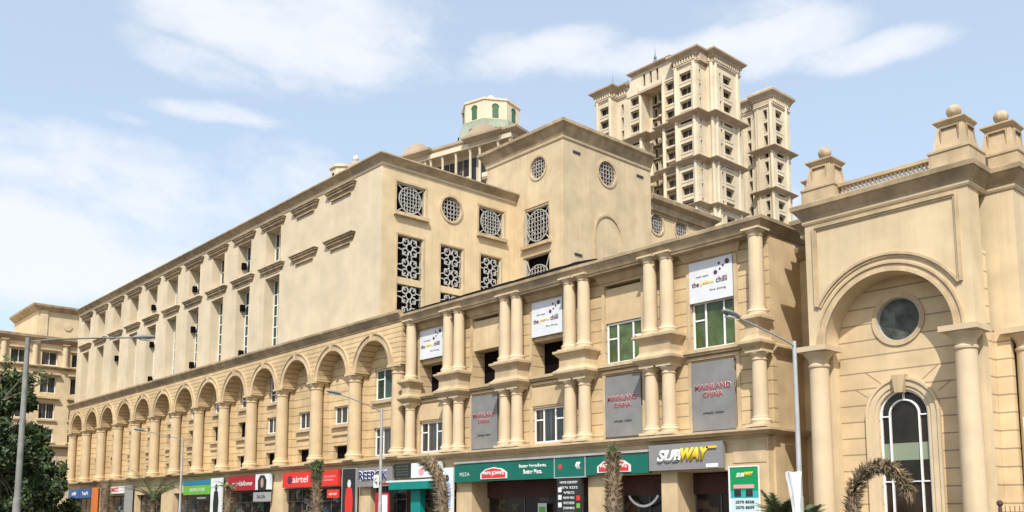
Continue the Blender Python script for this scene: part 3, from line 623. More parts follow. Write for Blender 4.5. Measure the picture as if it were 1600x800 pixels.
# grey sandwich-shop sign
t = sign('shop_sign', -28.5, -24.25, 3.66, 4.88, m_gsign, 'grey fascia sign with bold white and yellow slanted letters, nearest the pavilion')
stext(t, 'SUB', -27.25, 4.32, .58, m_wt, 1.45, shear=.35, bold=.05, ext=.07); stext(t, 'WAY', -25.75, 4.36, .6, m_yel, 1.6, shear=.35, bold=.05, ext=.07)
mb = MB(); fbox(mb, SF, sx(-25.1), sx(-24.55), sz(4.58), sz(4.68), .001, .07); mb.build('arrow_tip', m_yel, t)
mb = MB(); fbox(mb, SF, sx(-25.15), sx(-24.5), sz(3.72), sz(3.88), .001, .02); mb.build('phone_strip', m_wt, t)
# pizza signs
def pizza(t, c, w, z):
    F = SF; pts = [(-w, -.3), (w, -.3), (w, .02), (w*.62, .26), (0, .36), (-w*.62, .26), (-w, .02)]
    mb = MB(); panel(mb, F, [(sx(c)+p[0], sz(z)+p[1]) for p in pts], (), .05, .06); mb.build('logo_plate', m_wt, t)
    mb = MB(); panel(mb, F, [(sx(c)+p[0]*.9, sz(z)+p[1]*.84) for p in pts], (), .02, .075); mb.build('logo_field', m_rs, t)
    text('PAPA JOHN\'S', F, sx(c), sz(z)-.02, .3, m_wt, t, n=.077, width=w*1.6, bold=.03)
t = sign('shop_sign', -43.7, -35.05, 3.5, 4.55, m_pg, 'longest green fascia sign with a red badge and two lines of white words')
pizza(t, -40.0, 1.15, 3.92); stext(t, 'PIZZA', -42.7, 3.95, .2, m_ltx, .9); stext(t, 'Better Ingredients.', -36.75, 4.22, .24, m_wt, 2.2, bold=.02); stext(t, 'Better Pizza.', -36.75, 3.92, .24, m_wt, 1.5, bold=.02)
t = sign('shop_sign', -32.72, -28.55, 3.58, 4.52, m_pg, 'shorter green fascia sign with a red and white badge behind a palm')
pizza(t, -30.75, 1.1, 3.98)
t = sign('shop_sign', -35.0, -32.78, 3.54, 4.57, m_pg, 'narrow green sign panel with small red dot and white arrows above the menu board', frame=m_galv)
mb = MB()
mb.add([SF.P(sx(-34.6)+.15*math.cos(R(30*q)), sz(4.1)+.13*math.sin(R(30*q)), .01) for q in range(12)], [tuple(range(12))]); mb.build('red_dot', m_rs, t)
stext(t, '\u00ab', -33.3, 4.12, .36, m_wt, .42, bold=.03)
t = sign('menu_board', -34.85, -33.1, .4, 3.5, m_blk, 'tall black menu board with columns of white writing between two pizza signs', 'menu board', None)
for i, s in enumerate(('HOME DELIVERY', '3076 5252', 'VEG', 'NON VEG', 'SIDES', 'DRINKS', 'DESSERT')): stext(t, s, -33.97, 3.25-i*.27, .13, m_ltx, 1.3 if i < 2 else .8, bold=.02)
mb = MB()
for i, c in enumerate((0, 1, 2)): fbox(mb, SF, sx(-34.75), sx(-34.5), sz(2.75-i*.4), sz(3.0-i*.4), .002, .02)
mb.build('picture_squares', m_pap, t)
mb = MB(); fbox(mb, SF, sx(-33.4), sx(-33.15), sz(2.3), sz(2.55), .002, .02); mb.build('red_square', m_rs, t)
mb = MB(); fbox(mb, SF, sx(-33.4), sx(-33.15), sz(1.9), sz(2.15), .002, .02); mb.build('green_square', m_lg, t)
# white strip above the pizza signs
mb = MB(); fbox(mb, front(34.2), -43.3, -28.3, 4.57, 4.68, -.25, .06); tag(mb.build('awning_rail', m_galv), 'pale metal strip running along the top of the green pizza signs', 'rail')
# poster on the end pier
t = sign('wall_poster', -23.9, -22.42, 1.0, 3.66, flat('aqua white', (.50, .62, .64)), 'white framed green and blue poster with two phone numbers on the end pier', 'poster', None, th=.02, frame=m_wt)
for o_ in t.children: pass
mb = MB(); fbox(mb, SF, sx(-23.88), sx(-22.44), sz(2.6), sz(3.64), .002, .006); mb.build('green_field', flat('poster green', (.0, .24, .07)), t)
mb = MB(); fbox(mb, SF, sx(-23.88), sx(-22.44), sz(2.3), sz(2.6), .002, .006); mb.build('teal_field', flat('poster teal', (.03, .32, .32)), t)
stext(t, 'SUB', -23.35, 3.3, .2, m_wt, .42, shear=.35, bold=.04, n=.007); stext(t, 'WAY', -22.9, 3.34, .2, m_yel, .44, shear=.35, bold=.04, n=.007)
mb = MB(); fbox(mb, SF, sx(-23.7), sx(-22.65), sz(2.72), sz(2.88), .007, .02); mb.build('picture_band', m_pk, t)
mb = MB(); [fbox(mb, SF, sx(c-.17), sx(c+.17), sz(2.36), sz(2.68), .007, .022) for c in (-23.5, -22.9)]; mb.build('picture_squares', m_blk, t)
for s, z in (('2570 8558', 2.12), ('2570 8559', 1.88)): stext(t, s, -23.15, z, .13, m_blk, .95, bold=.03)
# teal shop between the arcade and the wing
t = sign('shop_sign', -50.15, -48.28, 3.96, 4.86, m_blk, 'small black menu sign with faint lines, between the blue letters and the pink spotted sign')
for i in range(4): stext(t, 'menu of the day', -49.2, 4.68-i*.18, .07, flat('faint text', (.2, .24, .12)), 1.3)
t = sign('shop_sign', -48.2, -45.1, 3.9, 4.84, m_pap, 'white fascia sign with two pink spots above the teal awning')
mb = MB()
for c in (-47.1, -45.9): mb.add([SF.P(sx(c)+.3*math.cos(R(30*q)), sz(4.25)+.26*math.sin(R(30*q)), .01) for q in range(12)], [tuple(range(12))]); mb.cut()
mb.build_each('pink_spot', m_pk, t)
t = thing('shop_awning', (-47.5, 34.0, 3.1), 'teal box awning under the white and black signs', 'awning')
mb = MB(); box(mb, -49.6, -45.4, 33.75, 34.4, 3.15, 3.62); mb.build('awning_box', m_tl, t); mb = MB(); box(mb, -50.0, -44.9, 33.8, 34.4, 3.625, 3.74); mb.build('awning_edge', m_pap, t)
mb = MB(); box(mb, -47.9, -46.9, 34.3, 34.7, .14, 3.1); mb.build('awning_post', m_tl, t)
t = sign('wall_poster', -45.05, -43.85, .6, 4.42, m_pap, 'tall pale poster of a dark haired figure, left of the longest green sign', 'poster', None, th=.12)
def figure(t, c, z, s, top, body):
    mb = MB(); mb.add([SF.P(sx(c)+.2*s*math.cos(R(30*q)), sz(z)+.26*s*math.sin(R(30*q)), .008) for q in range(12)], [tuple(range(12))]); mb.build('printed_head', top, t)
    pts = [(-.34, -.3), (-.45, -1.1), (-.38, -1.9), (.38, -1.9), (.45, -1.0), (.32, -.3), (.1, -.2), (-.1, -.2)]
    mb = MB(); panel(mb, SF, [(sx(c)+p[0]*s, sz(z)+p[1]*s) for p in pts], (), .004, .009, rim=False); mb.build('printed_clothes', body, t)
figure(t, -44.4, 3.75, .9, m_blk, flat('pale blue', (.35, .42, .58)))
# blue letter shop
t = sign('shop_sign', -54.5, -50.35, 3.45, 4.75, m_gsign, 'grey fascia sign with large blue letters behind a lamp post')
stext(t, 'REEBOK', -52.6, 4.2, .68, m_wt, 3.5, bold=.05, ext=.03); stext(t, 'REEBOK', -52.6, 4.2, .6, m_navy, 3.4, bold=.01, ext=.05, n=.01)
mb = MB(); fbox(mb, SF, sx(-51.5), sx(-50.4), sz(3.55), sz(3.66), .001, .02); mb.build('red_strip', m_dred, t)
t = sign('wall_poster', -56.5, -54.75, .5, 4.75, m_blk, 'tall dark poster with a figure in bright red clothes and white hair', 'poster', None, th=.12, frame=m_galv)
figure(t, -55.6, 3.7, 1.15, m_pap, m_rs)
# bright red shop
t = sign('shop_sign', -65.35, -57.15, 3.62, 4.78, m_rs, 'bright red fascia sign with a dark round mark and white word, behind a small palm')
stext(t, 'airtel', -62.6, 4.22, .5, m_wt, 2.3); stext(t, 'MOBILE SERVICES', -58.4, 4.3, .13, m_pk, 1.8); stext(t, 'BROADBAND', -58.4, 4.05, .13, m_pk, 1.3)
mb = MB(); mb.add([SF.P(sx(-64.2)+.36*math.cos(R(30*q)), sz(4.2)+.32*math.sin(R(30*q)), .01) for q in range(12)], [tuple(range(12))]); mb.build('round_mark', m_plum, t)
t = sign('small_sign', -58.6, -57.0, 2.75, 3.35, m_rs, 'small bright red square sign hanging below the end of the bright red fascia', 'sign', None, th=.08); stext(t, 'airtel', -57.8, 3.05, .2, m_wt, 1.0)
# dark red shop with portrait
t = sign('shop_sign', -75.15, -70.1, 3.55, 4.78, m_dred, 'dark red fascia sign with one slanted white word, left of the portrait panel'); stext(t, 'vodafone', -72.4, 4.15, .4, m_wt, 3.6, shear=.2)
t = sign('portrait_panel', -70.0, -67.5, 3.55, 4.82, m_pap, 'white panel with the portrait of a woman with long black hair', 'sign', None)
mb = MB(); panel(mb, SF, [(sx(-68.8)+a, sz(4.1)+b) for a, b in ((-.7, -.55), (.7, -.55), (.75, .2), (.35, .62), (-.35, .62), (-.75, .2))], (), .004, .008, rim=False); mb.build('printed_hair', m_blk, t)
mb = MB(); mb.add([SF.P(sx(-68.8)+.27*math.cos(R(30*q)), sz(4.1)+.4*math.sin(R(30*q)), .012) for q in range(12)], [tuple(range(12))]); mb.build('printed_face', m_skin, t)
t = sign('small_sign', -70.3, -67.6, 2.6, 3.35, flat('silver', (.3, .31, .3)), 'silver sign with dark letters under the portrait panel', 'sign', None); stext(t, 'SALON', -68.95, 3.0, .3, m_dg, 1.4, bold=.03)
# green shop
t = sign('shop_sign', -84.7, -78.75, 3.35, 4.65, m_lg, 'blue and green fascia sign behind a lamp post, under the middle arches')
mb = MB(); fbox(mb, SF, sx(-84.7), sx(-78.75), sz(4.2), sz(4.65), .002, .01); mb.build('blue_field', flat('sea blue', (.02, .17, .28)), t); stext(t, 'GREEN STORE', -81.6, 3.8, .3, m_ltx, 3.4)
t = sign('small_sign', -82.1, -78.8, 2.75, 3.3, m_blk, 'black strip sign under the blue and green fascia', 'sign', None); stext(t, 'BOUTIQUE', -80.5, 3.02, .18, m_ltx, 1.8)
t = sign('wall_poster', -78.6, -76.3, .6, 4.75, m_pap, 'white poster of a standing figure in black beside the green fascia', 'poster', None, th=.12); figure(t, -77.45, 3.9, 1.25, m_blk, m_blk)
# far end
t = sign('shop_sign', -108.0, -100.7, 3.8, 4.55, m_wt, 'white fascia sign with red lettering near the far end of the arcade'); stext(t, 'CHEMIST', -104.2, 4.2, .45, m_rs, 4.2, bold=.03)
t = sign('shop_sign', -119.7, -115.5, 3.45, 4.5, m_bl, 'blue fascia sign at the very end of the arcade, left half of the blue pair'); stext(t, 'citi', -117.6, 4.0, .45, m_wt, 1.6, bold=.03)
t = sign('shop_sign', -115.3, -111.3, 3.45, 4.5, m_bl, 'blue fascia sign beside the orange panel, right half of the blue pair'); stext(t, 'bank', -113.3, 4.0, .45, m_wt, 2.2, bold=.03)
t = sign('orange_panel', -111.0, -109.2, .4, 4.6, m_org, 'tall orange wall panel between the blue signs and a white sign', 'panel', None, th=.15)
t = sign('silver_panel', -100.3, -98.2, .4, 4.6, flat('silver', (.3, .31, .3)), 'tall silver wall panel right of the white and red far sign', 'panel', None, th=.15)
# red and white notice stand in the shop window
t = thing('notice_stand', (-52, 34.3, .14), 'red framed notice board with a white sheet below the blue lettered sign', 'notice board')
mb = MB(); box(mb, -51.9, -50.3, 34.25, 34.35, 1.0, 3.0); mb.build('notice_frame', m_dred, t); mb = MB(); box(mb, -51.3, -50.45, 34.2, 34.245, 1.5, 2.85); mb.build('notice_sheet', m_wt, t); mb = MB(); box(mb, -51.7, -51.6, 34.27, 34.33, .14, 1.0); box(mb, -50.6, -50.5, 34.27, 34.33, .14, 1.0); mb.build('stand_legs', m_dg, t)
# ================================================================== the entrance pavilion
PV = thing('entrance_pavilion', (-16, 38, 0), 'tan corner pavilion with a tall arched niche, big columns, balustrade and ball topped pedestals', 'building')
pc = -16.15; A = front(34.0); B = front(35.0)
VX0, VX1 = pc-3.3, pc+3.3; NX0, NX1 = pc-4.3, pc+4.3; NY = 35.6; VY1 = 43.8
def notch(off=0): return [(NX0, VY1), (NX0, NY), (VX0, NY), (VX0, 34.0), (VX1, 34.0), (VX1, NY), (NX1, NY), (NX1, VY1)]
ar, az_ = 2.55, 8.42
out = [(VX0, 8.36), (pc-ar, 8.36)]+[(pc+ar*math.cos(R(a)), az_+ar*math.sin(R(a))) for a in [180-i*5 for i in range(37)]]+[(pc+ar, 8.36), (VX1, 8.36), (VX1, 13.95), (VX0, 13.95)]
mb = MB(); panel(mb, A, out, (), .99); 
box(mb, VX0, pc-ar-.02, 34.55, 35.0, .14, 8.35); box(mb, pc+ar+.02, VX1, 34.55, 35.0, .14, 8.35)
mb.build('front_wall', m_pav, PV)
gh = [archp(pc, .5, 5.46, .96, 24), circ(pc, 9.25, .87, 36)]
mb = MB(); panel(mb, B, rect(VX0+.03, VX1-.03, .14, 11.4), gh, .4, n=-.002); mb.build('niche_wall', m_pavr, PV)
# side and notch walls
SA = right(NX1); sc_ = 39.9   # side facade and the middle of its arch
out = [(NY, 8.36), (sc_-ar, 8.36)]+[(sc_+ar*math.cos(R(a)), az_+ar*math.sin(R(a))) for a in [180-i*7.5 for i in range(25)]]+[(sc_+ar, 8.36), (VY1, 8.36), (VY1, 13.95), (NY, 13.95)]
mb = MB(); panel(mb, SA, out, (), .99); box(mb, NX1-.5, NX1-.02, sc_-ar-.9, sc_-ar-.02, .14, 8.35); box(mb, NX1-.5, NX1-.02, sc_+ar+.02, sc_+ar+.9, .14, 8.35); box(mb, NX0+.1, VX0-.01, NY, VY1, .14, 13.9); box(mb, VX1-.4, NX1-.02, NY-.002, NY+.5, 8.36, 13.9)
mb.build('side_wall', m_pav, PV)
mb = MB(); box(mb, VX0+.01, NX1-1.01, 35.7, VY1, .14, 13.9); mb.build('building_core', m_pav, PV)
mb = MB(); box(mb, NX1-1.0, NX1-.6, NY+.31, sc_-ar-.3, .14, 8.3); box(mb, VX1-.02, VX1+.0, 35.0, NY, .14, 8.3); box(mb, VX1+.004, NX1-.45, NY-.0, NY+.3, .14, 8.36); box(mb, NX1-.99, NX1-.6, sc_-ar-.3, sc_+ar+.3, .14, 11.3); mb.build('rusticated_pier', m_pavr, PV)
# mouldings
mb = MB()
ring(mb, A, pc, az_, ar, ar+.12, 0, .10, 0, 180, 48); ring(mb, A, pc, az_, ar+.12, ar+.3, 0, .04, 0, 180, 48); ring(mb, A, pc, az_, ar+.3, ar+.38, 0, .10, 0, 180, 48)
ring(mb, A, pc, az_, 3.2, 3.3, 0, .12, 30, 150, 40); ring(mb, A, pc, az_, 3.1, 3.2, 0, .06, 30, 150, 40)
px0, px1 = pc-2.87, pc+2.87
zb = az_+3.3*math.sin(R(30))
for a in ((px0-.08, px0+.03, zb, 13.36), (px1-.03, px1+.08, zb, 13.36), (px0-.08, px1+.08, 13.36, 13.48)): fbox(mb, A, *a, 0, .11)
for a in ((px0+.03, px0+.1, zb, 13.28), (px1-.1, px1-.03, zb, 13.28), (px0+.03, px1-.03, 13.28, 13.36)): fbox(mb, A, *a, 0, .06)
mb.build('arch_mouldings', m_trim, PV)
mb = MB(); ring(mb, SA, sc_, az_, ar, ar+.12, 0, .10, 0, 180, 40); ring(mb, SA, sc_, az_, 3.2, 3.3, 0, .12, 30, 150, 30)
for a in ((sc_-2.95, sc_-2.84, zb, 13.36), (sc_+2.84, sc_+2.95, zb, 13.36), (sc_-2.95, sc_+2.95, 13.36, 13.48)): fbox(mb, SA, *a, 0, .11)
mb.build('side_arch_mouldings', m_trim, PV)
mb = MB(); sweep(mb, [(-.3, 13.78), (.1, 13.78), (.12, 13.86), (.18, 13.95), (.36, 14.2), (.42, 14.22), (.44, 14.4), (.36, 14.45), (-.3, 14.46)], notch()); mb.build('roof_cornice', m_corn, PV)
mb = MB(); sweep(mb, [(-.2, 13.6), (.05, 13.6), (.09, 13.68), (.09, 13.775), (-.2, 13.775)], notch()); mb.build('bed_moulding', m_pav, PV)
mb = MB(); box(mb, VX0+.2, VX1-.2, 34.2, 36, 13.9, 14.42); box(mb, NX0+.2, NX1-.2, 35.8, VY1, 13.91, 14.42); mb.build('roof', m_roof, PV)
# big columns
cb = column_mesh('pavilion column', .42, 8.06, .86, .45, 1.62, seg=32, abacus=.68)
for x, y in ((pc-2.9, 33.98), (pc+2.9, 33.98), (NX1-.02, NY+.42), (NX1-.02, sc_+2.9)): put(cb, 'column', PV, (x, y, .3))
# round window
mb = MB(); ring(mb, B, pc, 9.25, .845, .87, -.2, .02, seg=40); ring(mb, B, pc, 9.25, .83, .87, -.2, -.12, seg=40); w = mb.build('round_window', mat('old grey frame', (.42, .4, .35), .6), PV); mb = MB(); mb.add([B.P(*p, -.18) for p in circ(pc, 9.25, .87, 36)], [tuple(range(36))]); mb.build('pane', mat('mottled grey glass', (.085, .09, .075), .35, .55, 2.6, .4, dirt=(.02, .02, .018), spec=.3), w)
mb = MB(); ring(mb, B, pc, 9.25, .875, 1.06, 0, .06, seg=40); mb.build('round_window_surround', m_trim, PV)
# arched window
mb = MB(); r1, r2 = .96, .58
for s in (-1, 1): fbox(mb, B, pc+s*(r1-.03)-.035, pc+s*(r1-.03)+.035, .5, 5.46, -.2, -.08); fbox(mb, B, pc+s*r2-.03, pc+s*r2+.03, .5, 5.46, -.19, -.07)
ring(mb, B, pc, 5.46, r1-.065, r1, -.2, -.08, 0, 180, 30); ring(mb, B, pc, 5.46, r2-.03, r2+.03, -.19, -.07, 0, 180, 24)
fbox(mb, B, pc-.03, pc+.03, 5.46+r2+.03, 5.46+r1-.06, -.19, -.08)
for z in (5.42, 2.85): fbox(mb, B, pc-r1+.065, pc-r2-.03, z-.025, z+.025, -.185, -.085); fbox(mb, B, pc+r2+.03, pc+r1-.065, z-.025, z+.025, -.185, -.085)
fbox(mb, B, pc-r2+.03, pc+r2-.03, 2.83, 2.87, -.18, -.09)
w = mb.build('arched_window', m_white, PV)
mb = MB(); mb.add([B.P(*p, -.17) for p in archp(pc, .5, 5.46, .96, 24)], [tuple(range(27))]); mb.build('pane', mat('reflecting glass', (.028, .02, .014), .12, .5, .8, spec=.35), w)
mb = MB(); fbox(mb, B, pc-.88, pc+.88, 3.68, 4.35, -.168, -.16); mb.build('frosted_band', flat('frosted strip', (.22, .26, .18), .3), w)
mb = MB(); ring(mb, B, pc, 5.46, .98, 1.12, -.002, .05, 0, 180, 36); ring(mb, B, pc, 5.46, 1.12, 1.36, -.002, .10, 0, 180, 36); ring(mb, B, pc, 5.46, 1.36, 1.46, -.002, .16, 0, 180, 36)
for s in (-1, 1):
    for a, b, n in ((.98, 1.12, .05), (1.12, 1.36, .10), (1.36, 1.46, .16)): fbox(mb, B, *sorted((pc+s*a, pc+s*b)), .14, 5.46, 0, n)
mb.build('window_architrave', m_colm, PV)
mb = MB(); v = [B.P(pc+a, z, n) for n in (.0, .3) for a, z in ((-.16, 6.3), (.16, 6.3), (.27, 7.0), (-.27, 7.0))]; mb.add(v, [(4, 5, 6, 7), (0, 1, 5, 4), (1, 2, 6, 5), (2, 3, 7, 6), (3, 0, 4, 7)]); mb.build('keystone', m_trim, PV)
# grooves that bend round the arched window: thin dark joint strips either side of the fan
mb = MB()
for s in (-1, 1):
    for z0, u1, du, dz in ((7.26, 1.45, .62, -.5), (6.6, 1.9, .5, -.35)):
        bar(mb, B, (pc+s*u1, z0), (pc+s*(u1-du), z0+dz), .035, 0, .004); mb.cut()
mb.build_each('fan_joint', mat('dark joint line', (.30, .2, .11), .9), PV)
# pedestals with balls
def pedestal(x, y, label):
    t = thing('ball_pedestal', (x, y, 14.44), label, 'pedestal', 'ball topped pedestals on the pavilion roof'); mb = MB()
    sq = lambda h: [(x-h, y-h), (x-h, y+h), (x+h, y+h), (x+h, y-h)][::-1]
    def lvl(prof):
        vs = [(x+sx_*h, y+sy_*h, z) for h, z in prof for sx_, sy_ in ((-1, -1), (1, -1), (1, 1), (-1, 1))]; k = len(prof)
        mb.add(vs, [(i*4+j, i*4+(j+1) % 4, i*4+4+(j+1) % 4, i*4+4+j) for i in range(k-1) for j in range(4)]+[(3, 2, 1, 0), tuple((k-1)*4+j for j in range(4))])
    lvl([(.74, 14.44), (.74, 15.0), (.78, 15.02), (.78, 15.1), (.62, 15.14), (.46, 16.12), (.5, 16.14), (.6, 16.26), (.6, 16.32), (.3, 16.4), (.16, 16.42), (.13, 16.5)])
    mb.build('pedestal_body', m_trim, t)
    mb = MB()
    for fr in (Fr((x, y-.555, 0)), Fr((x+.555, y, 0), (0, 1, 0))):
        for a in ((-.3, .3, 15.98, 16.05), (-.34, -.3, 15.4, 16.05), (.3, .34, 15.4, 16.05)): fbox(mb, fr, *a, -.1, .02 if a[3]-a[2] < .2 else .02)
    mb.build('panel_moulding', m_corn, t)
    mb = MB(); lathe(mb, [(.04, -.27)]+[(.27*math.sin(R(a)), -.27*math.cos(R(a))) for a in range(20, 180, 16)]+[(.05, .27)], (x, y, 16.74), 20); mb.build('ball', mat('pale stone ball', (.44, .35, .23), .85, .3, 4, .4), t)
pedestal(pc-2.55, 34.55, 'ball topped pedestal at the left end of the pavilion balustrade'); pedestal(pc+2.8, 34.5, 'ball topped pedestal at the right end of the pavilion balustrade')
pedestal(NX1-.5, 36.35, 'ball topped pedestal on the set back corner, rightmost of them'); pedestal(NX0+.5, 36.3, 'ball topped pedestal on the far left corner, half hidden behind another pedestal')
BL = thing('balustrade', (pc, 34.3, 14.44), 'pale stone balustrade between two ball topped pedestals on the pavilion roof', 'balustrade')
mb = MB(); box(mb, pc-1.8, pc+2.06, 34.1, 34.5, 14.442, 14.52); box(mb, pc-1.8, pc+2.06, 34.08, 34.52, 14.93, 15.06); mb.build('rails', m_trim, BL)
mb = MB(); lathe(mb, [(.06, 0), (.06, .05), (.035, .08), (.085, .2), (.04, .33), (.06, .37), (.06, .41)], seg=8); bo = mb.build('tmp', mat('pale baluster stone', (.66, .6, .5), .8)); bd = bo.data; bpy.data.objects.remove(bo)
for i in range(22): put(bd, 'baluster', BL, (pc-1.7+i*.172, 34.3, 14.52))
mb = MB(); box(mb, VX1-.6, VX1+.2, 35.3, 35.9, 14.44, 14.98); tag(mb.build('parapet_block', mat('dark stained stone', (.14, .12, .09), .9, .3, 2)), 'dark stained parapet block between the two rightmost ball pedestals', 'parapet')
# ================================================================== corner building at the far left
CB = thing('corner_building', (-130, 30, 0), 'tan four storey building with columns between its top windows, behind the big tree', 'building')
CX = -126; CR = right(CX); cy = [29.5-3.6*k for k in range(-2, 5)]; ch = []
for y in cy: ch += [rect(y-.95, y+.95, 20.6, 22.35), rect(y-.95, y+.95, 17.0, 19.15), rect(y-.95, y+.95, 13.65, 15.7), rect(y-.95, y+.95, 10.75, 12.4), rect(y-.95, y+.95, 6.5, 8.6)]
mb = MB(); panel(mb, CR, rect(12, 39, 0, 23.6), ch, .5); box(mb, -150, CX-.55, 12.1, 39, 0, 23.6); mb.build('street_wall', m_pav, CB)
for h in ch: window(CB, CR, h[0][0]+.02, h[1][0]-.02, h[0][1]+.02, h[2][1]-.02, -.4, m_glass, .07, (.5,), ())
mb = MB()
for y in cy:
    for z in (19.45, 16.35): fbox(mb, CR, y-1.3, y+1.3, z-.12, z+.12, 0, .5); mb.cut()
    fbox(mb, CR, y-1.2, y+1.2, 22.5, 22.7, 0, .3); mb.cut(); fbox(mb, CR, y-1.15, y+1.15, 10.5, 10.7, 0, .3); mb.cut(); fbox(mb, CR, y-1.15, y+1.15, 13.35, 13.55, 0, .25)
    mb.cut()
mb.build_each('window_ledge', m_trim, CB)
mb = MB(); sweep(mb, [(-.1, 20.05), (.1, 20.05), (.4, 20.25), (.45, 20.4), (-.1, 20.45)], [(CX, 12), (CX, 39)]); sweep(mb, [(-.1, 9.9), (.1, 9.9), (.7, 10.15), (.7, 10.35), (-.1, 10.4)], [(CX, 12), (CX, 39)]); sweep(mb, [(-.1, 23.3), (.1, 23.35), (.3, 23.5), (.75, 23.9), (.8, 24.2), (-.1, 24.4)], [(CX, 12), (CX, 39)]); mb.build('cornices', m_corn, CB)
cc = column_mesh('corner column', .36, 2.95, .35, .2)
for y in cy: put(cc, 'column', CB, (CX+.15, y+1.8, 20.42))
mb = MB(); box(mb, -138.5, -127, 31.6, 41, 23.7, 28.2); box(mb, -127, -126.85, 31.9, 32.8, 24.3, 27.9); lathe(mb, [(.01, 0), (.5, 0), (.5, .12), (.35, .14), (.01, .14)], (0, 0, 0), 16)
for i in range(len(mb.v)-16*5-32, len(mb.v)): v = mb.v[i]; mb.v[i] = (-127+v[2], 35.3+v[0], 26+v[1])
mb.build('roof_storey', m_pav, CB); mb = MB(); sweep(mb, [(-.1, 27.8), (.1, 27.8), (.3, 28.0), (.7, 28.3), (.75, 28.55), (-.1, 28.7)], [(-138.5, 31.6), (-127, 31.6), (-127, 41)]); mb.build('roof_storey_cornice', m_corn, CB)
# ================================================================== apartment towers
def tower_wall(mb, fr, u0, u1, z0, z1, cols, zs, hh, dep=1.1):
    hs = [rect(c-w, c+w, z-hh, z+hh) for c, w in cols for z in zs if z0 < z-hh and z+hh < z1]
    panel(mb, fr, rect(u0, u1, z0, z1), hs, dep); return [(c, w, z) for c, w in cols for z in zs if z0 < z-hh and z+hh < z1]
TZ = [100.1-3.35*k for k in range(14)]
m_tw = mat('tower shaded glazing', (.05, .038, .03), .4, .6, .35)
def fit_windows(par, fr, lst, hh, kind='balcony'):
    for c, w, z in lst:
        if z < 62: continue
        p = MB(); fbox(p, fr, c-w, c+w, z-hh, z+hh, -1.08, -1.0); p.mat = 0
        o = p.build('window', m_tw, par)
        q = MB()
        if w > .7: fbox(q, fr, c-w, c+w, z-hh, z-hh+.42, -.12, .1 if w > 1 else .02); fbox(q, fr, c-w*.1-.04, c-w*.1+.04, z-hh+.55, z+hh, -.98, -.92); fbox(q, fr, c-w, c+w, z+hh-.35, z+hh-.3, -.5, -.4)
        else: fbox(q, fr, c-w, c+w, z-hh-.12, z-hh+.05, -.1, .06)
        q.build('balcony_front', m_tower, o)
TW = thing('apartment_tower', (-130, 168, 0), 'tall cream apartment tower with a gabled centre and stepped corner bays, left of its twin', 'tower', 'cream apartment towers behind')
HH = 1.28
faces = []
def tw(fr, u0, u1, z1, cols, kind='balcony', hh=HH, par=None, lst=None):
    mb = MB(); l = tower_wall(mb, fr, u0, u1, 0, z1, cols, TZ, hh); mb.build('tower_wall', m_tower, par or TW); fit_windows(par or TW, fr, l, hh)
tw(front(160.6), -123.1, -117.0, 103.3, [(-120.1, 1.6)])
tw(right(-117.0), 160.6, 164.2, 103.3, [(161.7, .55)])
tw(front(164.2), -116.99, -115.0, 103.3, [])
tw(right(-115.0), 164.2, 174.6, 103.3, [(169.6, 1.6), (166.9, .3)])
tw(front(161.8), -127.6, -123.12, 101.8, [(-125.2, 1.5)])
tw(front(161.8), -138.5, -133.6, 101.8, [(-135.9, 1.5)])
tw(front(164.4), -133.6, -127.6, 101.8, [(-129.3, 1.5), (-132.0, .7)])
tw(front(162.6), -142.2, -138.5, 103.3, [(-140.6, .4)])
tw(front(160.6), -147.6, -142.2, 103.3, [(-144.6, 1.6)])
mb = MB(); box(mb, -147.5, -116.2, 166.2, 174.5, 0, 103); box(mb, -127.6, -118.2, 163.2, 166.2, 0, 102.5); box(mb, -147.5, -133.62, 163.8, 166.2, 0, 102.5); box(mb, -142.25, -142.2, 160.62, 163, 0, 103); box(mb, -133.61, -133.58, 161.82, 166, 0, 101.8); box(mb, -127.62, -127.59, 161.82, 166, 0, 101.8); box(mb, -123.13, -123.1, 160.62, 162, 0, 103.2)
box(mb, -147.6, -147.58, 160.6, 175, 0, 103.3); mb.build('tower_core', m_tower, TW)
# piers between the openings
mb = MB()
for x, y in ((-117.7, 160.6), (-122.7, 160.6), (-147.0, 160.6), (-142.8, 160.6), (-134.0, 161.6), (-127.1, 161.6), (-115.4, 164.2)): lathe(mb, [(.42, 0), (.42, 103)], (x, y-.1, 0), 10); mb.cut()
for y in (165.0, 173.3): lathe(mb, [(.4, 0), (.4, 103)], (-114.95, y, 0), 10); mb.cut()
mb.build_each('tower_pier', m_tower, TW)
def band(par, path, z, s=1.0, m=None):
    mb = MB(); sweep(mb, [(-.3, z-1.1*s), (.15, z-1.1*s), (.25, z-.8*s), (.5, z-.7*s), (1.3*s, z-.15*s), (1.35*s, z), (-.3, z+.05)], path); return mb.build('tower_cornice', m or m_towers, par)
tp = [(-147.6, 170), (-147.6, 160.6), (-142.2, 160.6), (-142.2, 162.6), (-138.5, 162.6)]
tp2 = [(-123.1, 164), (-123.1, 160.6), (-117.0, 160.6), (-117.0, 164.2), (-115.0, 164.2), (-115.0, 174.6), (-118, 174.6)]
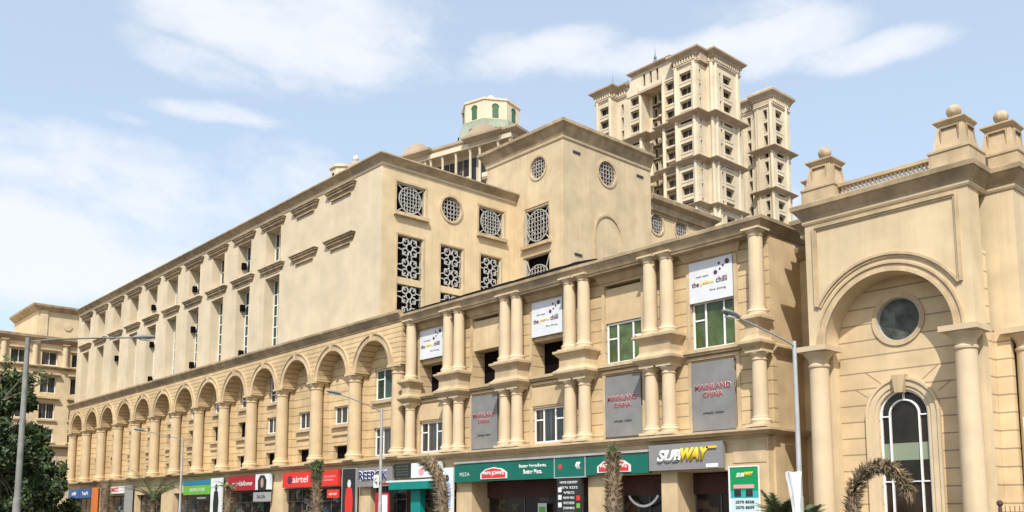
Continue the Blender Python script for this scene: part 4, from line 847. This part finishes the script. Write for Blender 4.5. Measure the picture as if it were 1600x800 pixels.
for path in (tp, tp2):
    mb = MB(); sweep(mb, [(-.3, 102.6), (.12, 102.6), (.15, 102.9), (.3, 103.0), (.3, 103.3), (.15, 103.4), (.15, 104.3), (.4, 104.45), (.5, 104.9), (1.35, 105.6), (1.4, 105.95), (-.3, 107.0)], path); mb.build('crown_cornice', m_towers, TW)
    # dentils
    mb = MB()
    for i in range(len(path)-1):
        a, b = Vector(path[i]), Vector(path[i+1]); d = (b-a); L_ = d.length; d.normalize(); n = Vector((d.y, -d.x))
        for k in range(int(L_/.75)):
            p = a+d*(k+.5)*.75+n*.3; box(mb, p.x-.16, p.x+.16, p.y-.16, p.y+.16, 103.5, 104.3)
    mb.build('crown_dentils', m_tower, TW)
full = [(-147.6, 170), (-147.6, 160.6), (-142.2, 160.6), (-142.2, 162.6), (-138.5, 162.6), (-138.5, 161.8), (-133.0, 161.8), (-133.0, 163.2), (-128.2, 163.2), (-128.2, 161.8), (-123.1, 161.8), (-123.1, 160.6), (-117.0, 160.6), (-117.0, 164.2), (-115.0, 164.2), (-115.0, 174.6), (-118, 174.6)]
band(TW, full, 91.0, 1.15); band(TW, full, 80.4, .95); band(TW, full, 69.8, .8)
mb = MB(); box(mb, -147.4, -142.3, 160.8, 175, 106.0, 106.3); box(mb, -122.9, -116.2, 161, 175, 103.0, 106.3)
mb.build('tower_roof', m_towers, TW)
# gabled centre above the deep recess
mb = MB(); C1 = front(161.6); panel(mb, C1, [(-138.3, 101.8), (-123.2, 101.8), (-123.2, 103.4), (-124.4, 104.4), (-125.2, 106.8), (-136.6, 106.8), (-137.4, 104.2), (-138.3, 103.2)], [rect(-133.2, -132.5, 103.0, 106.0), rect(-131.2, -130.5, 103.0, 106.0), rect(-129.2, -128.5, 103.0, 106.0)], 5); mb.build('gable_wall', m_tower, TW)
mb = MB(); [(fbox(mb, C1, a, a+.7, 103, 106, -.6, -.5), mb.cut()) for a in (-133.2, -131.2, -129.2)]; mb.build_each('gable_slit', m_dark, TW)
mb = MB(); sweep(mb, [(-2.5, 106.6), (.1, 106.6), (.9, 107.0), (1.0, 107.3), (-2.5, 109.0)], [(-136.6, 166), (-136.6, 161.6), (-125.2, 161.6), (-125.2, 166)]); mb.build('gable_roof', m_towers, TW)
mb = MB(); fbox(mb, C1, -134.4, -127, 101.2, 101.8, -.2, .7); mb.build('recess_lintel', m_towers, TW)
for x, z, s in ((-130.3, 108.5, 1.0), (-143.8, 106.2, 1.15)):
    mb = MB(); lathe(mb, [(.45*s, -.8), (.5*s, .2), (.25*s, .6), (.38*s, 1.0), (.1*s, 1.8), (.02, 3.6*s)], (x, 162.8, z), 10); mb.build('finial', flat('weathered copper', (.09, .14, .17)), TW)
T2 = thing('apartment_tower', (-119, 195, 0), 'slimmer cream apartment tower standing behind and right of the gabled one', 'tower', 'cream apartment towers behind')
tw(front(191.2), -121.9, -117.0, 102.3, [(-118.9, .55)], par=T2)
tw(front(192.2), -136, -121.9, 102.3, [(-124.2, .5)], par=T2)
tw(right(-117.0), 191.2, 199.2, 102.3, [(194.4, 1.5)], par=T2)
mb = MB(); box(mb, -135.9, -118.2, 193.4, 199.1, 0, 102); mb.build('tower_core', m_tower, T2)
mb = MB()
for x, y in ((-117.3, 191.1), (-116.95, 197.4)): lathe(mb, [(.42, 0), (.42, 103)], (x, y, 0), 10); mb.cut()
for x in (-120.9, -122.6, -125.8): box(mb, x-.2, x+.2, 190.95 if x > -121.9 else 191.95, 192.25, 0, 102); mb.cut()
mb.build_each('tower_pier', m_tower, T2)
p2 = [(-136, 192.2), (-121.9, 192.2), (-121.9, 191.2), (-117.0, 191.2), (-117.0, 199.2), (-120, 199.2)]
mb = MB(); sweep(mb, [(-.3, 102.0), (.12, 102.0), (.15, 102.3), (.3, 102.4), (.15, 102.8), (.15, 103.8), (.4, 104.1), (.6, 104.6), (1.25, 105.4), (1.3, 105.9), (-.3, 107)], p2); mb.build('crown_cornice', m_towers, T2)
mb = MB()
for k in range(17): x = -135.3+k*.8; box(mb, x-.18, x+.18, 191.7, 192.2, 103.0, 104.0)
for k in range(9): y = 191.7+k*.8; box(mb, -117.0, -116.6, y-.18, y+.18, 103.0, 104.0)
mb.build('crown_dentils', m_tower, T2)
q2 = [(-121.9, 194), (-121.9, 191.2), (-117.0, 191.2), (-117.0, 199.2), (-120, 199.2)]
band(T2, q2, 91.2, 1.1); band(T2, q2, 80.6, .9)
# ================================================================== domed mansion block
DB = thing('domed_building', (-92, 82, 0), 'cream building with columned top floor, curved pediments and an octagonal lantern under a white ball', 'building')
DO = Vector((-83.97, 75.12, 0)); da = Vector((.97, .24, 0)).normalized()   # +u to the right
DF = Fr(DO, da); dn = DF.n
def D(u, w, z): return DF.P(u, z, -w)
mb = MB()
def dbox(mb, u0, u1, w0, w1, z0, z1): fbox(mb, DF, u0, u1, z0, z1, -w1, -w0)
dh = []
cols = [0, -1.93, -4.93, -6.5, -8.9, -11.2, -13.25, -14.2]
dbox(mb, -17.0, -.2, 1.6, 10, 0, 50.0); dbox(mb, -17.0, 0, .0, 1.6, 0, 41.5); dbox(mb, -17.0, .1, -.1, 10, 49.95, 50.6); mb.build('main_walls', m_tower, DB)
mb = MB()
for z in (42.6, 46.0):
    for u0, u1 in ((-16.8, -14.4), (-13.3, -11.3), (-11.1, -9.0), (-8.8, -6.7), (-6.2, -5.0), (-4.8, -2.1), (-1.8, -.4)): dbox(mb, u0, u1, 1.5, 1.59, z, z+3.2); mb.cut()
mb.build_each('window', m_tw, DB)
mb = MB(); lathe(mb, [(.26, 0), (.26, .2), (.2, .35), (.19, 8.0), (.3, 8.3), (.3, 8.5)], seg=10); ob = mb.build('tmp', m_tower); cd = ob.data; bpy.data.objects.remove(ob)
for u in cols+[-16.4]: put(cd, 'column', DB, D(u-.25, .35, 41.5))
mb = MB()
for u0, u1 in ((-13.0, -11.4), (-10.9, -9.1), (-8.6, -6.8), (-4.6, -2.2)):
    dbox(mb, u0, u1, .1, .9, 45.3, 45.5); dbox(mb, u0, u1, .0, .2, 45.5, 46.1); dbox(mb, u0, u1, .0, .2, 41.5, 42.3); mb.cut()
mb.build_each('balcony', m_tower, DB)
def wpath(pts): return [(D(u, w, 0).x, D(u, w, 0).y) for u, w in pts]
mb = MB(); sweep(mb, [(-.3, 50.0), (.1, 50.0), (.15, 50.5), (.3, 50.6), (.9, 51.0), (.95, 51.3), (-.3, 51.5)], wpath([(-17.0, 8), (-17.0, 0), (-13.9, 0), (-13.9, .8), (-6.6, .8), (-6.6, 0), (-2.0, 0), (-2.0, .4), (.2, .4), (.2, 10)])); mb.build('main_cornice', m_towers, DB)
for u, r_ in ((-15.45, 2.2), (-4.25, 2.4)):
    h_ = .95; rr = (r_*r_+h_*h_)/(2*h_); pts = []
    for i in range(13): x = -r_+2*r_*i/12; pts.append((u+x, 51.35+math.sqrt(rr*rr-x*x)-(rr-h_)))
    mb = MB(); panel(mb, DF, [(u-r_, 51.2)]+[(u+r_, 51.2)]+pts[::-1], (), 2.0, .9); mb.build('curved_pediment', m_towers, DB)
mb = MB(); cx_, cy_ = -93.2, 79.6; a8 = R(22.5+14)
lathe(mb, [(5.6, 50.4), (5.3, 51.7), (4.45, 55.0)], (cx_, cy_, 0), 8, False, a8); mb.build('mansard_skirt', m_copper, DB)
mb = MB(); lathe(mb, [(4.15, 54.9), (4.15, 57.7), (4.3, 57.8), (4.3, 58.1), (4.0, 58.15), (1.2, 58.3)], (cx_, cy_, 0), 8, False, a8); mb.build('lantern', m_tower, DB)
for j in range(8):
    a = a8+R(22.5)+R(45*j); n = Vector((math.cos(a), math.sin(a), 0)); rad = 4.17*math.cos(R(22.5)); fr = Fr(Vector((cx_, cy_, 0))+n*rad, Vector((-n.y, n.x, 0)))
    mb = MB(); panel(mb, fr, archp(0, 55.3, 56.8, .42, 12), (), .1, .04); w = mb.build('lantern_window', flat('green shutter', (.05, .12, .05)), DB)
    mb = MB(); ring(mb, fr, 0, 56.8, .42, .5, 0, .07, 0, 180, 12); mb.build('arch_trim', m_dark, w)
    for dz, rr, du in ((53.3, .38, 0), (51.7, .36, -.75), (51.7, .36, .75)):
        rad2 = (6.1-(dz-48.2)*.243)*math.cos(R(22.5)); fr2 = Fr(Vector((cx_, cy_, 0))+n*rad2, Vector((-n.y, n.x, 0)))
        mb = MB(); panel(mb, fr2, circ(du, dz, rr, 12) if du == 0 else archp(du, dz-.6, dz, rr*.8, 8), (), .4, .12); mb.build('dormer_window', m_dark, DB)
mb = MB(); lathe(mb, [(.3, 58.2), (.25, 59.0)]+[(.62*math.sin(R(a)), 59.6-.6*math.cos(R(a))) for a in range(25, 180, 15)]+[(.03, 60.2)], (cx_, cy_, 0), 14); mb.build('ball_finial', m_white, DB)
CU = thing('roof_cupola', (-110, 66, 44), 'low cream roof turret with a white ball peeping over the arcade building roofline', 'turret')
mb = MB(); lathe(mb, [(1.75, 30), (1.75, 49.9), (2.0, 50.1), (2.0, 50.4), (1.8, 50.5), (.6, 50.9), (.25, 51.0)], (-109.0, 65.5, 0), 8, False, R(22)); mb.build('turret_body', m_tower, CU)
mb = MB(); lathe(mb, [(1.3, 49.5), (1.15, 50.6), (.7, 51.2), (.25, 51.45)], (-107.6, 66.7, 0), 12); mb.build('ball_base', m_towers, CU)
mb = MB(); lathe(mb, [(.4*math.sin(R(a)), 51.85-.4*math.cos(R(a))) for a in range(35, 180, 20)], (-107.6, 66.7, 0), 12); mb.build('ball_finial', m_white, CU)
mb = MB(); 
for j in range(8):
    a = R(22)+R(22.5)+R(45*j); n = Vector((math.cos(a), math.sin(a), 0)); fr = Fr(Vector((-109.0, 65.5, 0))+n*1.75*math.cos(R(22.5)), Vector((-n.y, n.x, 0))); panel(mb, fr, archp(0, 48.3, 49.1, .3, 8), (), .1, .03); mb.cut()
mb.build_each('turret_opening', m_dark, CU)
mb = MB(); box(mb, -113, -104, 64, 72, 0, 45); mb.build('turret_base', m_tower, CU)
# ================================================================== street lamps
def lamp(x, y, sgn, label, top=7.95, r=.1, L_=3.6, rise=.55, m=None):
    t = thing('street_lamp', (x, y, .14), label, 'street lamp', 'street lamps along the road'); m = m or m_galv
    mb = MB(); tube(mb, [(x, y, .14), (x, y, .16), (x, y, 2.2), (x, y, 2.22), (x, y, top)], [r*1.3, r*1.3, r*1.2, r, r*.75], 12); mb.build('pole', m, t)
    mb = MB(); box(mb, x-.2, x+.2, y-.2, y+.2, .13, .19); mb.build('base_plate', m, t)
    mb = MB(); pts = [(x, y-.02*sgn, top-.18)]+[(x, y-sgn*L_*q, top-.18+rise*(q**.8)) for q in (.2, .4, .6, .8, 1)]; tube(mb, pts, .035, 8); mb.build('arm', m, t)
    yh = y-sgn*(L_-.1); zh = top-.16+rise; mb = MB()
    secs = []
    for q, w, h in ((0, .05, .04), (.12, .11, .08), (.35, .17, .11), (.65, .17, .1), (.85, .12, .07), (.93, .04, .03)):
        for a in range(10): secs.append((x+w*math.cos(R(36*a)), yh-sgn*q, zh+q*.12+h*math.sin(R(36*a))))
    mb.add(secs, [(i*10+j, i*10+(j+1) % 10, i*10+10+(j+1) % 10, i*10+10+j) for i in range(5) for j in range(10)]+[tuple(range(10)), tuple(range(50, 60))[::-1]], True)
    h = mb.build('lamp_head', mat('lamp housing', (.22, .23, .22), .5), t); mb = MB(); box(mb, x-.1, x+.1, min(yh-sgn*.3, yh-sgn*.72), max(yh-sgn*.3, yh-sgn*.72), zh-.09, zh-.03); mb.build('lens', flat('lamp lens', (.5, .5, .45), .2), h)
    return t
lamp(-17.78, 30.0, 1, 'slim galvanised street lamp with a white cloth tied to it, in front of the pavilion')
lamp(-44.95, 30.0, 1, 'slim street lamp carrying a small white sign, in front of the last arch', top=7.75, L_=2.9, rise=.8)
lamp(-74.2, 30.0, 1, 'distant slim street lamp in front of the middle of the arcade', top=7.85, L_=3.2)
lamp(-109.3, 30.0, 1, 'smallest looking street lamp, at the far left against the tree', top=7.95, L_=2.0, rise=.1)
lamp(-39.6, 9.55, -1, 'thick old street lamp at the left edge with a long arm reaching right', top=8.6, r=.125, L_=4.2, rise=.72, m=mat('old lamp steel', (.21, .21, .185), .7, .25, 2, .2))
t = thing('tied_cloth', (-17.8, 29.9, 1), 'crumpled white cloth banner tied around the lamp post', 'cloth'); mb = MB(); random.seed(2); vs = []; NN = 16
for i in range(9):
    z = 1.2+i*.24; w = .13+.2*(i/8)**2
    for j in range(NN): a = 2*math.pi*j/NN; r_ = w*(.75+.3*math.sin(a*4+i*.3)+.15*random.random()); vs.append((-17.83-.1*(i/8)+r_*math.cos(a), 29.88+.35*r_*math.sin(a)-.05, z+.06*math.sin(a*2)))
mb.add(vs, [(i*NN+j, i*NN+(j+1) % NN, i*NN+NN+(j+1) % NN, i*NN+NN+j) for i in range(8) for j in range(NN)], True); mb.build('cloth_body', m_wt, t)
t = thing('pole_sign', (-44.95, 29.8, 3.1), 'small white square sign with a black curved mark, clamped to the lamp post', 'sign')
ps = front(29.86); mb = MB(); fbox(mb, ps, -45.42, -44.9, 3.12, 3.86, 0, .03); mb.build('sign_plate', m_wt, t); mb = MB(); ring(mb, ps, -45.16, 3.52, .09, .16, .031, .036, 60, 300, 12); fbox(mb, ps, -45.1, -45.03, 3.25, 3.5, .031, .036); mb.build('black_mark', m_blk, t)
mb = MB(); box(mb, -45.0, -44.85, 29.84, 30.05, 3.4, 3.5); mb.build('clamp', m_galv, t)
# ================================================================== palms and trees
m_trunk = mat('palm trunk', (.17, .125, .08), .95, .35, 6, bump=.8); m_fib = mat('dry palm fibre', (.24, .18, .10), .95, .35, 4); m_frond = mat('palm frond', (.10, .13, .05), .6, .35, 2); m_leaf = mat('tree leaves', (.035, .06, .018), .6, .5, .7); m_leaf2 = mat('light tree leaves', (.07, .11, .03), .6, .4, .7); m_bark = mat('bark', (.11, .085, .06), .95, .3, 3)
def spike(mb, p, d, l, w):
    d = d.normalized(); s = d.cross(Vector((random.uniform(-1, 1), random.uniform(-1, 1), random.uniform(-1, 1)))).normalized()*w; e = p+d*l
    mb.add([p-s, p+s, e], [(0, 1, 2)])
def frond(mb, p, d, L_, droop, w=.5, n=9):
    pts = []; q = Vector(p); v = Vector(d).normalized()
    for i in range(n+1): pts.append(q.copy()); q = q+v*L_/n; v = (v+Vector((0, 0, -droop/n))).normalized()
    tube(mb, pts, [.03*(1-i/n)+.008 for i in range(n+1)], 4)
    for i in range(1, n+1):
        for k in range(3):
            c = pts[i-1].lerp(pts[i], (k+.5)/3); t_ = (pts[i]-pts[i-1]).normalized(); sd = t_.cross(Vector((0, 0, 1))); sd = sd.normalized() if sd.length > .01 else Vector((1, 0, 0))
            for s in (-1, 1):
                dd = (sd*s+t_*.7+Vector((0, 0, -.25+.3*random.random()))).normalized(); ll = w*(1-.55*abs(i/n-.45)*2)*random.uniform(.8, 1.1); b = t_*.035
                mb.add([c-b, c+b, c+dd*ll], [(0, 1, 2)])
def stub_trunk(t, pts, r, dens=260, sp=.22, up=.5, m=None):
    mb = MB(); tube(mb, pts, r, 12); mb.build('trunk', m_trunk, t); mb = MB(); P = [Vector(p) for p in pts]; tot = len(P)-1
    for i in range(dens):
        q = random.random()*tot; k = min(int(q), tot-1); c = P[k].lerp(P[k+1], q-k); ax = (P[k+1]-P[k]).normalized(); a = ax.orthogonal().normalized(); b = ax.cross(a); th = random.random()*6.283; o = a*math.cos(th)+b*math.sin(th)
        rr = r if not isinstance(r, (list, tuple)) else r[k]
        spike(mb, c+o*rr*.9, o+ax*up*random.uniform(.4, 1.6), sp*random.uniform(.5, 1.3), .03)
    mb.build('leaf_stubs', m or m_fib, t)
random.seed(11)
t = thing('palm_tree', (-27.1, 30.3, .14), 'stubby palm trunk with a small green tuft, between the green pizza signs', 'palm', 'young palms along the pavement')
stub_trunk(t, [(-27.1, 30.3, .14), (-27.12, 30.3, 2), (-27.1, 30.3, 3.4), (-27.05, 30.3, 4.3)], [.3, .27, .24, .2], 900, .24)
mb = MB(); [spike(mb, Vector((-27.07+random.uniform(-.12, .12), 30.3+random.uniform(-.12, .12), random.uniform(3.3, 4.4))), Vector((random.uniform(-.7, .7), random.uniform(-.7, .7), 1)), random.uniform(.25, .55), .035) for _ in range(420)]; mb.build('crown', m_frond, t)
t = thing('palm_tree', (-52.7, 30.3, .14), 'slim palm trunk with a green tufted head in front of the bright red sign', 'palm', 'young palms along the pavement')
stub_trunk(t, [(-52.7, 30.3, .14), (-52.75, 30.3, 2.5), (-52.8, 30.3, 4.6)], [.3, .25, .2], 500, .25)
mb = MB(); [spike(mb, Vector((-52.8+random.uniform(-.3, .3), 30.3+random.uniform(-.3, .3), random.uniform(3.6, 4.9))), Vector((random.uniform(-.9, .9), random.uniform(-.9, .9), 1)), random.uniform(.2, .5), .05) for _ in range(600)]; mb.build('crown', m_frond, t)
t = thing('palm_tree', (-39.3, 30.3, .14), 'leaning brown palm trunk whose bare head bends to the left', 'palm', 'young palms along the pavement')
stub_trunk(t, [(-39.3, 30.3, .14), (-39.35, 30.3, 1.8), (-39.45, 30.3, 2.9), (-39.8, 30.3, 3.7), (-40.4, 30.3, 4.3), (-41.1, 30.3, 4.45)], [.32, .31, .3, .28, .27, .2], 1100, .26, .3)
t = thing('palm_tree', (-16.0, 30.3, .14), 'dead brown palm bent over in an arch in front of the tall arched window', 'palm', 'young palms along the pavement')
arc = [(-16.0, 30.3, .14), (-15.98, 30.3, 1.4), (-15.9, 30.3, 2.2), (-15.72, 30.3, 2.75), (-15.3, 30.3, 3.15), (-14.8, 30.3, 3.25), (-14.35, 30.3, 3.05), (-14.08, 30.3, 2.7), (-13.95, 30.3, 2.35)]
stub_trunk(t, arc, [.2, .2, .19, .17, .16, .15, .13, .1, .05], 1500, .24, .6)
mb = MB()
for i in range(500):
    k = random.randint(4, 7); c = Vector(arc[k]).lerp(Vector(arc[k+1]), random.random()); d = (Vector(arc[k+1])-Vector(arc[k])).normalized()
    spike(mb, c+Vector((random.uniform(-.1, .1), random.uniform(-.12, .12), random.uniform(-.1, .12))), d+Vector((random.uniform(-.3, .3), random.uniform(-.4, .4), -.35)), random.uniform(.25, .5), .028)
mb.build('dead_fronds', mat('dead frond', (.30, .20, .125), .95, .4, 5), t)
t = thing('palm_tree', (-80.9, 30.3, .14), 'spreading green palm in front of the arcade, left of the green fascia', 'palm', 'young palms along the pavement')
stub_trunk(t, [(-80.9, 30.3, .14), (-80.9, 30.3, 2.9)], [.3, .22], 200, .3)
mb = MB(); [frond(mb, (-80.9, 30.3, 2.9), (math.cos(a), math.sin(a), random.uniform(.35, 1.3)), random.uniform(3.2, 4.6), random.uniform(.6, 1.2), .9) for a in [i*.42+random.random()*.2 for i in range(17)]]; mb.build('crown', m_frond, t)
t = thing('palm_tree', (-93.3, 30.3, .14), 'thin dry palm trunk with fluffy brown head near the far white sign', 'palm', 'young palms along the pavement')
stub_trunk(t, [(-93.3, 30.3, .14), (-93.3, 30.3, 3), (-93.5, 30.3, 4.8)], [.4, .4, .45], 500, .4)
t = thing('palm_tree', (-65.8, 30.3, .14), 'small palm with short ragged fronds left of the dark red sign', 'palm', 'young palms along the pavement')
stub_trunk(t, [(-65.8, 30.3, .14), (-65.8, 30.3, 3.6)], [.3, .22], 300, .3)
mb = MB(); [frond(mb, (-65.8, 30.3, 3.5), (math.cos(a), math.sin(a), random.uniform(.3, 1.2)), random.uniform(.9, 1.6), 1.3, .4, 6) for a in [i*.5 for i in range(13)]]; mb.build('crown', m_frond, t)
for x, y, z, n, L_, lab in ((-18.9, 30.4, 1.35, 26, 1.25, 'bushy young palm plant beside the poster pier, the left one'), (-18.0, 30.7, 1.2, 22, 1.1, 'bushy young palm plant behind the wrapped lamp post, the right one')):
    t = thing('palm_plant', (x, y, .14), lab, 'plant', 'low palm plants by the end pier'); mb = MB(); lathe(mb, [(.2, 0), (.24, .5), (.2, z-.14)], (x, y, .14), 10); mb.build('stem', m_trunk, t)
    mb = MB(); [frond(mb, (x, y, z), (math.cos(a), math.sin(a), random.uniform(.2, 2.2)), L_*random.uniform(.7, 1.1), random.uniform(.5, 1.3), .42, 8) for a in [i*2.4 for i in range(n)]]; mb.build('crown', m_frond, t)
def tree(x, y, h, cr, label, n=9000, seed=1, leaf=.3, low=.25):
    random.seed(seed); t = thing('broadleaf_tree', (x, y, 0), label, 'tree', 'trees at the left of the street'); mb = MB()
    tube(mb, [(x, y, -.05), (x+.1, y, h*.2), (x-.1, y+.1, h*.42), (x+.1, y, h*.65)], [.35, .28, .2, .1], 10); mb.build('trunk', m_bark, t)
    clumps = []; mb = MB()
    for i in range(34):
        th = random.random()*6.283; q = random.random()**.6; zz = random.uniform(low, 1.0); env = math.sin(min(1, (1.06-zz)/(1.0-low)*1.25)*math.pi/2)**.7
        c = Vector((x+math.cos(th)*cr*q*env, y+math.sin(th)*cr*q*env, h*zz)); clumps.append((c, cr*random.uniform(.22, .38)))
        s = Vector((x, y, h*random.uniform(.25, .6))); mid = s.lerp(c, .5)+Vector((0, 0, .4)); tube(mb, [s, mid, c], [.1, .06, .02], 5)
    mb.build('limbs', m_bark, t)
    for nm, mm, fr_ in (('foliage', m_leaf, .68), ('light_foliage', m_leaf2, .32)):
        mb = MB()
        for i in range(int(n*fr_)):
            c, r_ = random.choice(clumps); d = Vector((random.gauss(0, 1), random.gauss(0, 1), random.gauss(0, .8))).normalized()*r_*random.random()**.4
            p = c+d; a = Vector((random.gauss(0, 1), random.gauss(0, 1), random.gauss(0, 1))).normalized(); b = a.cross(Vector((random.gauss(0, 1), random.gauss(0, 1), random.gauss(0, 1)))).normalized(); l = leaf*random.uniform(.6, 1.3)
            mb.add([p-a*l, p+b*l*.42, p+a*l, p-b*l*.42], [(0, 1, 2, 3)])
        mb.build(nm, mm, t)
tree(-83.8, 18.7, 12.6, 3.4, 'large dark leafy tree cut by the left edge, nearest to the thick lamp post', 15000, 3, low=.12)
tree(-96.5, 23.4, 9.6, 3.4, 'dark leafy tree in the middle of the row at the left, before the corner building', 13000, 5, low=.1)
tree(-110, 28.9, 8.4, 3.2, 'smaller leafy tree closest to the arcade end, behind the smallest lamp', 11000, 8, low=.1)
tree(-96, 18.6, 8.6, 4.2, 'low broad leafy tree behind the large one at the left edge', 11000, 12, low=.1)
# bare branches with a few leaves reaching out of the first tree
random.seed(9)
t = thing('bare_branches', (-80, 18, 9), 'thin half bare branches reaching right past the thick lamp post', 'branch'); mb = MB(); lf = MB()
for a, b, c in (((-82, 18.3, 10.8), (-81.0, 19.2, 12.4), (-79.6, 20.0, 12.9)), ((-82, 18.3, 10.8), (-81.0, 19.3, 11.3), (-79.3, 20.4, 12.1)), ((-82.5, 18.0, 10.6), (-82.0, 18.0, 12.8), (-81.0, 18.4, 13.6))):
    tube(mb, [a, b, c], [.11, .08, .04], 6); B_, C_ = Vector(b), Vector(c)
    for i in range(7):
        s = B_.lerp(C_, i/6); e = s+Vector((random.uniform(-.5, .9), random.uniform(-.3, .6), random.uniform(-.3, .8))); tube(mb, [s, e], [.03, .015], 4)
        for _ in range(14): p = e+Vector((random.gauss(0, .22),)*1+(random.gauss(0, .22), random.gauss(0, .2))); spike(lf, p, Vector((random.gauss(0, 1), random.gauss(0, 1), random.gauss(0, 1))), .3, .09)
mb.build('branch_wood', m_bark, t); lf.build('leaves', m_leaf2, t)
# ================================================================== fence and board at the right edge
t = thing('iron_fence', (-9, 31, .14), 'dark rusty iron fence with a knobbed post at the right edge below the columns', 'fence')
mb = MB()
for x in (-11.35, -8.6, -5.9): lathe(mb, [(.06, 0), (.06, 1.8), (.04, 1.82), (.1, 1.9), (.1, 1.98), (.03, 2.04)], (x, 31, .0), 10); mb.cut()
mb.build_each('fence_post', m_iron, t); mb = MB(); box(mb, -11.3, -5.9, 30.98, 31.02, 1.62, 1.67); box(mb, -11.3, -5.9, 30.98, 31.02, .3, .35); mb.build('fence_rails', m_iron, t); mb = MB()
for i in range(38): tube(mb, [(-11.2+i*.14, 31, .3), (-11.2+i*.14, 31, 1.85)], .012, 5)
mb.build('fence_bars', m_iron, t)
t = thing('white_board', (-10.1, 30.9, .14), 'white board on a post at the right edge, beside the last big column', 'sign'); mb = MB(); box(mb, -10.45, -9.3, 30.85, 30.9, 3.6, 4.6); box(mb, -10.4, -9.3, 30.86, 30.91, 2.6, 3.52); mb.build('board_face', m_wt, t); mb = MB(); tube(mb, [(-10.0, 30.95, .14), (-10.0, 30.95, 4.4)], .05, 8); mb.build('board_post', m_galv, t)
